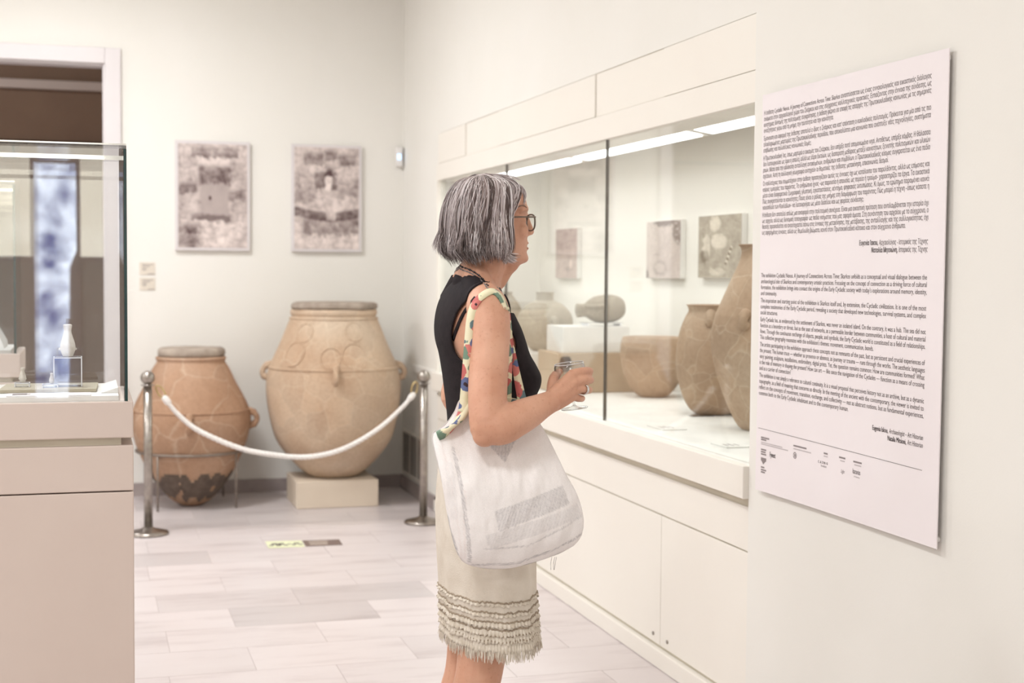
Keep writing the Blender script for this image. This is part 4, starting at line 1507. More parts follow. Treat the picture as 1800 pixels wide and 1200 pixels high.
# head
HEAD = [(467, 905, 872, .022), (463, 918, 858, .034), (458, 926, 850, .041), (452, 928, 842, .047), (442, 924.5, 832, .053), (432, 925, 824, .058), (423, 925.5, 815, .062),
        (414, 925.5, 807, .066), (405, 925, 801, .069), (395, 923, 797, .070), (385, 922.5, 794, .071), (374, 924, 792, .073), (366, 926, 792, .074),
        (350, 922.5, 792, .076), (338, 916, 795, .075), (326, 904, 803, .068), (317, 886, 815, .054), (312, 862, 832, .03)]
hd = []
for py, f_, b_, w_ in HEAD:
    xf, xb_, z = A(f_, py)[0], A(b_, py)[0], A(870, py)[2]
    hd.append((z, (xf+xb_)/2, (xf-xb_)/2, w_))
hd = curve_pts(hd, 48)
body.rings([section(z, xc, a, b, 48, 2.15, .16) for z, xc, a, b in hd])
# nose, brow, lips, chin, cheek
body.tube([A(922.5, 374), A(925.5, 386), A(929.5, 398), A(932.3, 407)], [.0075, .008, .009, .0098], 12, ref=(0, 1, 0))
for s in (-1, 1):
    body.ball(A(927.5, 410)+np.array([0, s*.0095, 0]), (.009, .0065, .0065), 12, 8)
    body.ball(N(916, 405, .038, s > 0), (.019, .016, .021), 12, 8)
    body.tube([N(924.5, 368, .008, s > 0), N(924, 365.5, .030, s > 0), N(916, 369, .052, s > 0)], [.007, .0075, .006], 10)
    body.ball(N(916.5, 388, .032, s > 0), (.0125, .014, .007), 14, 10)
    body.ball(N(916, 396.5, .032, s > 0), (.0115, .013, .006), 14, 10)
    body.ball(N(868, 395, .074, s > 0), (.016, .008, .03), 12, 8)      # ear under the hair
body.ball(A(922, 426.5), (.0085, .020, .0055), 14, 8)
body.ball(A(921.5, 437), (.0085, .018, .0055), 14, 8)
body.ball(A(919, 454), (.014, .020, .012), 14, 8)


# arms
def limb(pix, rad, ref=(0, 1, 0), n=18):
    P_ = curve_pts([A(*p) for p in pix], 5*len(pix))
    r_ = curve_pts([(r, 0) for r in rad], 5*len(pix))[:, 0]
    body.tube(P_, r_, n, ref)


limb([(853, 528, 3.165), (858, 545, 3.145), (861, 580, 3.115), (860, 620, 3.09), (858, 665, 3.06), (857, 705, 3.03), (858, 745, 3.005)],
     [.044, .049, .0475, .0455, .0445, .0435, .042])
body.ball(A(857, 541, 3.15), (.050, .045, .046), 20, 14)
body.ball(A(850, 528, 3.19), (.045, .05, .034), 20, 14)
limb([(856, 748, 3.005), (880, 748, 3.0), (905, 737, 3.01), (930, 725, 3.025), (953, 713, 3.04), (968, 706, 3.05)],
     [.041, .0435, .0405, .036, .029, .0255])
body.ball(A(852, 765, 3.0), (.028, .026, .026), 14, 10)
# right hand around the glass
YG = 3.125
W0 = [A(962, 703, 3.052), A(964, 707, 3.05), A(964, 712, 3.05), A(963, 716, 3.054)]
MCP = [A(1006, 657, 3.066), A(1011, 671, 3.060), A(1011, 685, 3.062), A(1006, 697, 3.07)]
for k_, (a_, b_) in enumerate(zip(W0, MCP)):
    mid = (a_*.5+b_*.5)+np.array([0, -.004, 0])
    body.tube(curve_pts([a_, mid, b_], 8), [.0165, .0165, .016, .0155, .0145, .0135, .0125, .0118], 12)
body.ball(A(988, 689, 3.067), (.026, .013, .030), 16, 12)
for q_ in MCP[:3]:
    body.ball(q_+np.array([-.002, -.0035, 0]), (.0125, .0115, .0098), 12, 8)
FING = [[(1006, 657, 3.066), (1022, 652, 3.066), (1034, 651, 3.082), (1037, 653, 3.108), (1031, 656, 3.137), (1024, 658, 3.153)],
        [(1011, 671, 3.060), (1026, 667, 3.062), (1036, 667, 3.080), (1038, 668, 3.107), (1032, 670, 3.136), (1023, 672, 3.155)],
        [(1011, 685, 3.062), (1025, 684, 3.064), (1035, 685, 3.084), (1035, 686, 3.108), (1028, 688, 3.134), (1019, 689, 3.148)],
        [(1006, 697, 3.070), (1017, 699, 3.078), (1023, 700, 3.096), (1021, 701, 3.118), (1014, 702, 3.134)]]
FR = [[.0108, .0092, .0089, .0086, .008, .007], [.0108, .0094, .009, .0087, .0081, .0071], [.0104, .009, .0086, .0082, .0077, .0068], [.0096, .0083, .008, .0076, .0067]]
for pts, rr_ in zip(FING, FR):
    P_ = curve_pts([A(*p) for p in pts], 22)
    r_ = np.interp(np.linspace(0, 1, 22), np.linspace(0, 1, len(rr_)), rr_)
    body.tube(P_, r_, 10)
# thumb leaves the side of the palm
P_ = curve_pts([A(968, 703, 3.062), A(972, 688, 3.076), A(972, 674, 3.097), A(974, 664, 3.115), A(979, 657, 3.146), A(984, 653, 3.156)], 18)
body.tube(P_, np.interp(np.linspace(0, 1, 18), (0, .25, .5, .75, 1), (.017, .0155, .0125, .0115, .0085)), 12)
# left arm, elbow back and hand resting at the waist
limb([(845, 530, 3.435), (838, 560, 3.475), (826, 610, 3.50), (812, 655, 3.505), (799, 695, 3.50)], [.045, .048, .044, .041, .037])
limb([(799, 697, 3.50), (815, 715, 3.515), (842, 728, 3.515), (870, 738, 3.50)], [.036, .038, .032, .025])
for k_, dz in enumerate((0, 7, 14, 21)):
    P_ = curve_pts([A(868, 731+dz*.6, 3.498), A(892, 731+dz, 3.485), A(905, 735+dz, 3.47), A(910, 742+dz, 3.452)], 12)
    body.tube(P_, np.linspace(.0135, .008, 12), 10)
P_ = curve_pts([A(872, 730, 3.50), A(885, 722, 3.49), A(896, 720, 3.478)], 8)
body.tube(P_, np.linspace(.014, .0085, 8), 10)
# legs and feet
def legs(pts, rad):
    P_ = curve_pts(pts, 40)
    r_ = curve_pts([(r, 0) for r in rad], 40)[:, 0]
    body.tube(P_, r_, 20, (0, 1, 0))


def xz(px, py, Y):
    p = A(px, py, Y)
    return p


kn = xz(847, 1150, 3.225)
kf = xz(826, 1150, 3.375)
for (hip, knee, sgn) in ((np.array([.932, 3.225, .72]), kn, 0), (np.array([.928, 3.375, .72]), kf, 1)):
    y = knee[1]
    an = np.array([knee[0]-.045, y, .085])
    cal = np.array([knee[0]-.042, y, .30])
    legs([hip, (hip*.5+knee*.5)+np.array([.006, 0, 0]), knee+np.array([.004, 0, .03]), knee+np.array([-.008, 0, -.05]), cal, np.array([knee[0]-.044, y, .18]), an],
         [.068, .066, .060, .056, .054, .040, .034])
    body.ball(knee+np.array([.028, 0, .01]), (.032, .036, .042), 16, 12)
    body.tube([np.array([an[0]-.03, y, .035]), np.array([an[0]+.05, y, .045]), np.array([an[0]+.13, y, .025]), np.array([an[0]+.18, y, .018])], [.033, .036, .03, .018], 16, (0, 1, 0), 1.0)


def remeshed(mb, voxel, smooth, its):
    me = mb.mesh('tmp')
    ob = bpy.data.objects.new('tmp', me)
    C.objects.link(ob)
    md = ob.modifiers.new('r', 'REMESH')
    md.mode = 'VOXEL'
    md.voxel_size = voxel
    md.use_smooth_shade = True
    s_ = ob.modifiers.new('s', 'SMOOTH')
    s_.factor = smooth
    s_.iterations = its
    bpy.context.view_layer.update()
    me2 = bpy.data.meshes.new_from_object(ob.evaluated_get(bpy.context.evaluated_depsgraph_get()))
    bpy.data.objects.remove(ob)
    bpy.data.meshes.remove(me)
    return me2


bme = remeshed(body, .0032, .5, 5)
bme.name = 'body'
bv = np.zeros(len(bme.vertices)*3)
bme.vertices.foreach_get('co', bv)
bv = bv.reshape(-1, 3)
bv[:, 2] = np.maximum(bv[:, 2], .001)
bme.vertices.foreach_set('co', bv.ravel())
link('body', bme, 'skin', pe, True)
from mathutils.bvhtree import BVHTree
btree = BVHTree.FromPolygons([tuple(v) for v in bv], [tuple(p.vertices) for p in bme.polygons])

def hit(px, py, off, near=None):
    """skin point seen at a pixel, lifted by off; near limits how deep it may lie"""
    d_ = Vector(_F+_R*(px-900)/FPX-_U*(py-600)/FPX).normalized()
    h_ = btree.ray_cast(Vector((0, 0, EYE)), d_)
    if h_[0] is None:
        return A(px, py, near or 3.15)
    p_ = np.array(h_[0])
    if near is not None and p_[1] > near:
        p_ = A(px, py, near)
    return p_-np.array(d_)*off


# eyes, brows
for s in (-1, 1):
    c = N(917.5, 391.8, .032, s > 0)
    ey = MB().ball(c, .0108, 16, 12).build('eye', 'sclera', pe, True)
    MB().ball(c+np.array([.0068, -.001 if s < 0 else .001, 0]), (.0052, .006, .0056), 12, 8).build('iris', 'frame', ey, True)
    eb = [hit(925.5, 365, .0006), hit(921, 361.5, .0006), hit(915, 361.5, .0006), hit(909, 365, .0006)]
    if s > 0:
        eb = [np.array([q_[0], 2*YM-q_[1], q_[2]]) for q_ in eb]
    MB().tube(curve_pts(eb, 10), [.0012]+[.0021]*7+[.0014, .0008], 8, flat=.8).build('eyebrow', 'brow', pe, True)
for py_, h_ in ((427, .0038), (436.5, .0044)):
    MB().ball(A(922.6, py_), (.0085, .0175, h_), 14, 8).build('lip', 'lips', pe, True)


# ---- clothing: shells over the torso, cut by outlines
def inside(poly, x, y):
    c = False
    j = len(poly)-1
    for i in range(len(poly)):
        xi, yi = poly[i]
        xj, yj = poly[j]
        if (yi > y) != (yj > y) and x < (xj-xi)*(y-yi)/(yj-yi)+xi:
            c = not c
        j = i
    return c


ARMHOLE = [(866, 506), (840, 515), (825, 525), (812, 536), (803, 549), (796, 568), (793, 585), (793, 600), (797, 616), (804, 627), (815, 637), (836, 646), (866, 647), (890, 636),
           (903, 621), (909, 607), (908, 596), (898, 582), (888, 560), (880, 538), (876, 514)]
NECKL = [(780, 470), (803, 483), (828, 490), (847, 499), (862, 507), (874, 512), (884, 528), (893, 548), (1000, 560)]
n_a, n_r = 200, 190
TT = row_table([r for r in TORSO if r[0] < 800], n_r, -.0045)
mb = MB()
keep = []
for i, (z, xc, a, b) in enumerate(TT):
    for j, p in enumerate(section(z, xc, a, b, n_a, 2.25)):
        mb.v.append(tuple(p))
        m_ = (p[0], min(p[1], 2*YM-p[1]), p[2])       # both sides share the near side's outline
        ux, uy = proj(m_)
        ny_ = np.interp(ux, [q_[0] for q_ in NECKL], [q_[1] for q_ in NECKL])
        keep.append(uy > ny_ and not inside(ARMHOLE, ux, uy))
for i in range(n_r-1):
    for j in range(n_a):
        q_ = (i*n_a+j, i*n_a+(j+1) % n_a, (i+1)*n_a+(j+1) % n_a, (i+1)*n_a+j)
        if all(keep[t_] for t_ in q_):
            mb.f.append(q_)
me = mb.mesh('sleeveless_top')
bm = bmesh.new()
bm.from_mesh(me)
bmesh.ops.delete(bm, geom=[v for v in bm.verts if not v.link_faces], context='VERTS')
for _ in range(40):
    be = [v for v in bm.verts if v.is_boundary]
    new = {}
    for v in be:
        nb = [e.other_vert(v).co for e in v.link_edges if e.is_boundary]
        if len(nb) == 2:
            new[v] = v.co*.5+(nb[0]+nb[1])*.25
    for v, c_ in new.items():
        v.co = c_
for v in bm.verts:                    # never sink into the skin
    h_ = btree.find_nearest(v.co, .03)
    if h_[0] is not None:
        d_ = (v.co-h_[0]).dot(h_[1])
        if d_ < .0035:
            v.co += h_[1]*(.0035-d_)
bm.to_mesh(me)
bm.free()
top = link('sleeveless_top', me, 'black', pe, True)
sd_ = top.modifiers.new('thickness', 'SOLIDIFY')
sd_.thickness = .0035
sd_.offset = 1


def on_skin(p, off):
    h_ = btree.find_nearest(Vector(p), .12)
    return np.array(h_[0]+h_[1]*off) if h_[0] is not None else np.array(p)


def ribbon(name, pts, width, thick, mat, parent, wdir, n=40, smooth=True, nrm=None):
    """flat band along pts; wdir(i, t) gives its width direction"""
    P_ = curve_pts(pts, n)
    rg_ = []
    for i, p in enumerate(P_):
        t_ = P_[min(i+1, n-1)]-P_[max(i-1, 0)]
        t_ /= np.linalg.norm(t_)
        w_ = np.array(wdir(i/(n-1), p), float) if nrm is None else np.cross(nrm(i/(n-1), p), t_)
        w_ -= t_*(w_@t_)
        w_ /= np.linalg.norm(w_)
        nn_ = np.cross(t_, w_)
        ww = (width(i/(n-1)) if callable(width) else width)/2
        rg_.append([p-w_*ww-nn_*thick/2, p+w_*ww-nn_*thick/2, p+w_*ww+nn_*thick/2, p-w_*ww+nn_*thick/2])
    return MB().rings(rg_).build(name, mat, parent, smooth)


def skin_n(p):
    h_ = btree.find_nearest(Vector(p), .12)
    return np.array(h_[1]) if h_[0] is not None else np.array([0, -1., 0])


bs = [hit(px, py, .003) for px, py in ((836, 522), (829, 530), (819, 544), (810, 560), (803, 577), (796, 597))]
ribbon('bra_strap', bs, .010, .002, 'black', pe, None, 24, True, lambda u, p: skin_n(p))

# ---- skirt with frilled rows
SK = row_table(SKIRT, 90, 0, 3.115)


def sk_at(u):
    i = u*(len(SK)-1)
    a_, b_ = int(i), min(int(i)+1, len(SK)-1)
    return SK[a_]*(1-(i-a_))+SK[b_]*(i-a_)


def sk_ring(row, n, off, amp=0, freq=0, ph=0, zj=0, seed=0.0):
    z, xc, a, b = row
    r = []
    for j in range(n):
        t = 2*PI*j/n
        w_ = amp*math.sin(freq*t+ph+2.5*mnoise.noise(Vector((math.cos(t)*3, math.sin(t)*3, seed)))) if amp else 0
        f_ = .004*math.sin(t*11+1.3)*max(0, (1.05-z)/.5)
        r.append((xc+(a+off+w_+f_)*math.cos(t), YM+(b+off+w_+f_)*math.sin(t), z+(zj*mnoise.noise(Vector((math.cos(t)*20, math.sin(t)*20, seed))) if zj else 0)))
    return r


sk = MB()
sk.rings([sk_ring(sk_at(u), 120, .002) for u in np.linspace(0, 1, 60)], cap=False)
sko = sk.build('skirt', 'skirt', pe, True)
md = sko.modifiers.new('thickness', 'SOLIDIFY')
md.thickness = .002
pyz = lambda py: A(860, py, 3.11)[2]
ztop, zbot = SK[0][0], SK[-1][0]
for k_, (py, h_) in enumerate(((1053, .009), (1068, .010), (1083, .013), (1098, .016), (1113, .019), (1128, .026))):
    u0 = (ztop-pyz(py))/(ztop-zbot)
    r0 = sk_at(min(u0, 1))
    rings = []
    for q_ in range(5):
        v_ = q_/4
        row = r0.copy()
        row[0] = r0[0]-h_*v_
        rings.append(sk_ring(row, 420, .0025+.004*v_, .0006+.0026*v_, 62+7*k_, k_*1.7, .006*v_ if q_ == 4 else .001, k_*3.1))
    o = MB().rings(rings, cap=False).build('frill', 'frill', sko, True)
    md = o.modifiers.new('thickness', 'SOLIDIFY')
    md.thickness = .0012
    cord = sk_ring(r0, 300, .0045, .0012, 90, k_, .004, k_*5.5)
    MB().tube(cord, .0022, 5, closed=True).build('stitched_seam_shade', 'seam', sko, True)
# frayed threads under the hem
fr_ = MB()
base = sk_ring(sk_at(1.0), 620, .005)
for j, p in enumerate(base):
    L_ = .022+.014*random.random()
    p = np.array(p)+np.array([0, 0, -.012])
    o_ = np.array([p[0]-SK[-1][1], p[1]-YM, 0])
    o_ /= np.linalg.norm(o_)
    e_ = p+o_*random.uniform(-.003, .007)+np.array([random.uniform(-.004, .004), random.uniform(-.004, .004), -L_])
    fr_.tube([p, (p+e_)/2+o_*.001, e_], [.0013, .0011, .0006], 4, round_=False)
fo = fr_.build('frayed_hem', 'frill', sko)
fo['kind'] = 'stuff'

# ---- necklace (two strands of beads)
for k_, (mt, r_, n_, dz) in enumerate((('beadb', .0022, 72, 0), ('beadg', .0016, 120, 5))):
    mb = MB()
    half = [hit(px, py+dz, r_*.7) for px, py in ((814, 470), (823, 473), (833, 478), (843, 485), (852, 494), (859, 502))]
    half = [on_skin(A(808, 467+dz, YM), r_*.7)]+half+[on_skin(A(870, 513, 3.225), r_*.7), on_skin(A(880, 521, 3.255), r_*.7), on_skin(A(889, 528, 3.297), r_*.7)]
    half = curve_pts(half, n_//2)
    ring = list(half)+[np.array([p[0], 2*YM-p[1], p[2]]) for p in half]
    for j, c_ in enumerate(ring):
        mb.ball(c_, r_*(1.0+.35*((j % 3) == 0)), 7, 5)
    mb.tube(half, .0007, 5)
    mb.tube([np.array([p[0], 2*YM-p[1], p[2]]) for p in half], .0007, 5)
    o = mb.build('necklace', mt, pe, True)
    o['label'] = 'dark bead strand' if k_ == 0 else 'fine grey bead strand'
# ---- ring on the finger
P_ = curve_pts([A(*p) for p in FING[2]], 22)
c, tg = P_[5], P_[6]-P_[4]
tg /= np.linalg.norm(tg)
u_ = np.cross(tg, (0, 0, 1))
u_ /= np.linalg.norm(u_)
v_ = np.cross(tg, u_)
o = MB().tube([c+.0108*(math.cos(a)*u_+math.sin(a)*v_)-tg*.0 for a in np.linspace(0, 2*PI, 28, endpoint=False)], .0022, 8, ref=tuple(tg), flat=1.6, closed=True).build('finger_ring', 'chrome', pe, True)
o['label'] = 'broad silver ring'

# ---- hair
HSH = [(309, 858, 838, .022), (312, 876, 823, .048), (318, 896, 809, .070), (330, 909, 797, .086), (345, 913, 789, .095), (365, 912, 782, .100),
       (390, 908, 778, .103), (415, 906, 777, .104), (435, 904, 779, .102), (450, 898, 788, .095), (461, 890, 806, .086)]
hs = []
for py, f_, b_, w_ in HSH:
    xf, xb_, z = A(f_, py)[0], A(b_, py)[0], A(850, py)[2]
    hs.append((z, (xf+xb_)/2, (xf-xb_)/2, w_))
HS = curve_pts(hs, 80)
HZ = HS[:, 0][::-1]


def shell(z, phi, k=1.0):
    """phi: 0 forehead, 90 her right (camera) side, 180 nape; degrees"""
    xc = np.interp(z, HZ, HS[:, 1][::-1])
    a = np.interp(z, HZ, HS[:, 2][::-1])
    b = np.interp(z, HZ, HS[:, 3][::-1])
    t = math.radians(phi)
    return np.array([xc+k*a*math.cos(t), YM-k*b*math.sin(t), z])


zT = HS[0][0]


def zy(py):
    return A(850, py)[2]


# under-volume
mb = MB()
NZ, NP = 34, 72
for i in range(NZ):
    for j in range(NP):
        phi = 62+(360-124)*j/(NP-1)
        z = zT-.004+(zy(449)-zT+.004)*(i/(NZ-1))**1.0
        z = min(z, zT-.002)
        mb.v.append(tuple(shell(z, phi if i > 4 else 0+360*j/(NP-1), .94)))
for i in range(NZ-1):
    if i == 4:
        continue
    for j in range(NP-1):
        a = i*NP+j
        mb.f.append((a, a+1, a+NP+1, a+NP))
hb = mb.build('hair', 'hairbase', pe, True)
md = hb.modifiers.new('thickness', 'SOLIDIFY')
md.thickness = .012
md.offset = -1

strand_v, strand_f, strand_c = [], [], []
PAL = np.array([lin(c) for c in ((92, 76, 72), (124, 107, 103), (156, 140, 137), (190, 176, 175), (222, 211, 211), (244, 236, 236))])


def strand(pts, r, col, tipcol=None, n=4):
    P_ = np.array(pts)
    m = len(P_)
    k = len(strand_v)
    T_ = np.gradient(P_, axis=0)
    T_ /= np.linalg.norm(T_, axis=1)[:, None]+1e-9
    out = P_-np.array([np.mean(HS[:, 1]), YM, 0])
    out[:, 2] = 0
    S_ = np.cross(T_, out)
    S_ /= np.linalg.norm(S_, axis=1)[:, None]+1e-9
    N_ = np.cross(S_, T_)
    for i in range(m):
        u = i/(m-1)
        rr_ = r*(.55+.45*min(1, u*5))*(1-u**5*.85)
        for j in range(n):
            a = 2*PI*j/n
            strand_v.append(tuple(P_[i]+rr_*(1.5*math.cos(a)*S_[i]+.8*math.sin(a)*N_[i])))
            strand_c.append(col if tipcol is None else col*(1-u)+tipcol*u)
    for i in range(m-1):
        for j in range(n):
            j2 = (j+1) % n
            strand_f.append((k+i*n+j, k+i*n+j2, k+(i+1)*n+j2, k+(i+1)*n+j))


def end_py(phi):
    """pixel row where the bob ends, by direction"""
    f_ = abs(phi if phi <= 180 else 360-phi)
    return float(np.interp(f_, [48, 58, 68, 80, 100, 130, 155, 180], [452, 457, 455, 449, 456, 459, 455, 446]))


def lock(phi, mside=1):
    n_in = random.randint(9, 16)
    tone = random.choice([0, 0, 1, 1, 2, 2, 3, 3, 4, 5])
    py_e = end_py(phi)+random.uniform(-14, 5)
    lift = random.uniform(.945, 1.045)
    bend = random.uniform(-11, 11)
    flick = random.choice([0, .006, .012, .022])
    fa = min(phi, 360-phi)
    for q_ in range(n_in):
        ph0 = phi+random.gauss(0, 2.8)
        k_ = lift+random.gauss(0, .014)
        pe_ = py_e+random.gauss(0, 4)
        z0, z1 = zT-.001-random.random()*.003, zy(pe_)
        pts = []
        wv = random.uniform(0, 6)
        for i in range(15):
            u = i/14
            z = z0+(z1-z0)*(1-math.cos(u*PI/2))**.92 if u < 1 else z1
            ph = ph0+bend*math.sin(u*PI)+2.6*math.sin(u*6+wv)
            # locks near the face sweep forward over the cheek at the bottom
            if fa < 88:
                sw = (88-fa)/40
                ph = ph+(1 if phi < 180 else -1)*(10*sw*math.sin(min(1, u*1.25)*PI)-26*sw*max(0, u-.72)**1.2*3.3)
            p = shell(z, ph, k_+.012*math.sin(u*5+wv))
            if fa > 95 and u > .82:
                p = p+np.array([math.cos(math.radians(ph)), -math.sin(math.radians(ph)), 0])*flick*((u-.82)/.18)
            pts.append(p)
        t_ = int(np.clip(tone+random.choice([-1, 0, 0, 1]), 0, 5))
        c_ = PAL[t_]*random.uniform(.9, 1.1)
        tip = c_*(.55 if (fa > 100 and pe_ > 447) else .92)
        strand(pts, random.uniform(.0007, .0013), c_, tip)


for q_ in range(250):
    lock(random.uniform(54, 306) if q_ > 90 else random.uniform(52, 150))
# fringe: from the crown forward, then turned down beside the temple
for s in (False, True):
    for q_ in range(70):
        o = random.uniform(0, 1)**1.2
        tone = random.choice([1, 2, 3, 3, 4, 4, 5])
        drop = random.uniform(0, 1)
        for w_ in range(9):
            j_ = np.array([random.gauss(0, .0028), random.gauss(0, .003), random.gauss(0, .0018)])
            wob_ = random.uniform(0, 6)
            pts = [N(836, 311, .006, s), N(860-8*o, 307.5, .014+.012*o, s), N(886-16*o, 312+3*o, .024+.02*o, s), N(905-20*o, 321+4*o, .038+.024*o, s),
                   N(913-25*o, 335+6*o, .054+.024*o, s), N(907-27*o, 354+6*drop, .072+.018*o, s), N(895-24*o, 374+12*drop, .083+.013*o, s),
                   N(886-22*o, 392+26*drop, .090+.010*o, s), N(885-20*o, 406+42*drop, .092+.009*o, s)]
            pts = curve_pts([p+j_*(.4+k_*.14)+np.array([.002*math.sin(k_*1.3+wob_), 0, 0]) for k_, p in enumerate(pts)], 18)
            strand(pts, random.uniform(.0006, .0011), PAL[int(np.clip(tone+random.choice([-1, 0, 0]), 0, 5))]*random.uniform(.92, 1.08))
    # long front locks sweeping forward over the jaw
    for q_ in range(22):
        o = random.uniform(0, 1)
        tone = random.choice([2, 3, 4, 4, 5])
        for w_ in range(7):
            j_ = np.array([random.gauss(0, .0025), random.gauss(0, .002), random.gauss(0, .002)])
            tx_, ty_ = random.uniform(-7, 7), random.uniform(-9, 5)
            pts = [N(880-18*o, 376, .101, s), N(877-15*o, 402, .102, s), N(879-12*o, 422, .095, s), N(886-11*o, 438, .084, s), N(896-11*o+tx_*.5, 450+4*o+ty_*.5, .073, s), N(909-16*o+tx_, 455+5*o+ty_, .064, s)]
            pts = curve_pts([p+j_*(.4+k_*.16) for k_, p in enumerate(pts)], 14)
            strand(pts, random.uniform(.0006, .001), PAL[int(np.clip(tone+random.choice([-1, 0, 0]), 0, 5))]*random.uniform(.92, 1.08))
# stray locks over the brow
for q_ in range(16):
    pts = curve_pts([N(905, 321, .02, q_ % 3 == 0), N(917, 329, .022, q_ % 3 == 0), N(922+random.uniform(-2, 2), 342, .03, q_ % 3 == 0), N(919+random.uniform(-4, 3), 356+random.uniform(0, 14), .045, q_ % 3 == 0)], 12)
    for w_ in range(4):
        strand(pts+np.array([random.gauss(0, .0016), random.gauss(0, .002), 0]), .0007, PAL[random.choice([3, 4, 5])])
# crown tuft
for q_ in range(150):
    ph = random.uniform(0, 360)
    x_, y_ = .03*math.cos(ph)*random.random(), .02*math.sin(ph)*random.random()
    b_ = A(845, 311)+np.array([x_*1.1, y_, 0])
    dx = random.uniform(.02, .055)
    pts = curve_pts([b_, b_+np.array([dx*.4, y_*.4, .0055]), b_+np.array([dx, y_, .004]), b_+np.array([dx*1.5, y_*1.6, -.006])], 9)
    strand(pts, random.uniform(.0006, .001), PAL[random.choice([2, 3, 4, 5])]*random.uniform(.9, 1.1))
# flyaways
for q_ in range(120):
    ph = random.uniform(60, 300)
    k_ = random.uniform(1.0, 1.06)
    z0, z1 = zT+.002, zy(random.uniform(340, 455))
    pts = [shell(min(z0+(z1-z0)*(1-math.cos(u*PI/2)), zT-.0005), ph+6*math.sin(u*6+q_), k_+.03*u) for u in np.linspace(0, 1, 12)]
    strand(pts, .00045, PAL[4])
me = bpy.data.meshes.new('hair_strands')
me.from_pydata(strand_v, [], strand_f)
set_col(me, np.array(strand_c))
ho = link('hair_strands', me, 'hair', hb, True)
ho['kind'] = 'stuff'

# ================================================================== WHAT SHE WEARS AND CARRIES
gl = empty('eyeglasses', A(931, 391), 'tortoiseshell eyeglasses worn by the woman', 'glasses')
xg = N(933, 391, .033)[0]
for s in (-1, 1):
    cy_ = YM+s*.033
    zc_ = A(931, 391.5)[2]
    ring = []
    for a in np.linspace(0, 2*PI, 40, endpoint=False):
        c_, s2 = math.cos(a), math.sin(a)
        wy = .0255*math.copysign(abs(c_)**.75, c_)
        wz = (.0185 if s2 > 0 else .020)*math.copysign(abs(s2)**.8, s2)
        ring.append((xg-.10*(wy+(s+1)*.033)*1.0, cy_+wy, zc_+wz))
    MB().tube(ring, .0018, 8, ref=(1, 0, 0), flat=1.2, closed=True).build('rim', 'frame', gl, True)
    MB().add(ring, [tuple(range(40))]).build('lens', 'glass', gl)
    tx = xg-.10*(s*.0255+(s+1)*.033)
    tp = [(tx, cy_+s*.0265, zc_+.012), (tx-.02, cy_+s*.034, zc_+.0115), (tx-.06, cy_+s*.042, zc_+.010), (tx-.10, cy_+s*.043, zc_+.006), (tx-.125, cy_+s*.042, zc_-.010)]
    MB().tube(curve_pts(tp, 20), .0020, 8, ref=(0, 1, 0), flat=1.6).build('temple', 'frame', gl, True)
MB().tube(curve_pts([(xg-.001, YM-.009, zc_+.008), (xg+.002, YM, zc_+.011), (xg-.001, YM+.009, zc_+.008)], 8), .002, 8).build('bridge', 'frame', gl, True)

# wine glass, slightly tilted
foot = A(1010, 718, YG)
rimc = A(1000, 638.5, YG)
axd = rimc-foot
hg = float(np.linalg.norm(axd))
axd /= hg
wg = empty('wine_glass', foot, 'small stemmed wine glass in the woman\'s right hand', 'glass')
e1 = np.cross(axd, (0, 1, 0))
e1 /= np.linalg.norm(e1)
e2 = np.cross(e1, axd)


def glass_loft(prof, name, mat):
    rg_ = []
    for r_, z_ in prof:
        rg_.append([foot+axd*z_+max(r_, .0004)*(math.cos(a)*e1+math.sin(a)*e2) for a in np.linspace(0, 2*PI, 40, endpoint=False)])
    return MB().rings(rg_).build(name, mat, wg, True)


bowl = [(.004, .032), (.018, .036), (.030, .048), (.0365, .064), (.0375, .08), (.0355, hg-.006), (.0342, hg), (.0332, hg), (.0345, hg-.007), (.0363, .08), (.0353, .065), (.029, .051), (.017, .0395), (.0005, .037)]
glass_loft([tuple(p) for p in bowl], 'bowl', 'drink')
glass_loft([(.003, .006), (.0032, .02), (.0045, .031), (.0005, .033)], 'stem', 'drink')
glass_loft([(.0005, -.0005), (.031, .0), (.0315, .0012), (.028, .0022), (.010, .005), (.003, .009), (.0005, .010)], 'foot', 'drink')
MB().tube([rimc+.0338*(math.cos(a)*e1+math.sin(a)*e2) for a in np.linspace(0, 2*PI, 44, endpoint=False)], .0008, 6, ref=tuple(axd), closed=True).build('rim', 'acrylrim', wg, True)  # near-white tube paints the glint along the glass rim

# tote bag
YBG = 3.035
bg = empty('tote_bag', A(890, 870, YBG), 'white cotton tote bag with grey stitched print and floral straps on her arm', 'bag')
OUT = [(771, 764), (768, 776), (771, 800), (776, 830), (781, 862), (787, 900), (793, 930), (800, 958), (808, 978), (818, 990), (836, 997), (862, 1001), (896, 1000), (930, 993), (962, 983),
       (992, 971), (1012, 959), (1023, 945), (1028, 926), (1027, 905), (1021, 880), (1011, 857), (1000, 836), (988, 806), (975, 772), (962, 746), (950, 733), (925, 722), (905, 712), (880, 706),
       (850, 704), (824, 706), (812, 728), (796, 748), (782, 758)]
OP = curve_pts(OUT+[OUT[0]], 241)[:-1]
cc = np.array([885., 860.])
NR = 70


def sinterp(x, xs, ys):
    x = float(x)
    if x <= xs[0]:
        return ys[0]
    for a_, b_, c_, d_ in zip(xs[:-1], xs[1:], ys[:-1], ys[1:]):
        if x <= b_:
            t_ = (x-a_)/(b_-a_)
            return c_+(d_-c_)*t_*t_*(3-2*t_)
    return ys[-1]


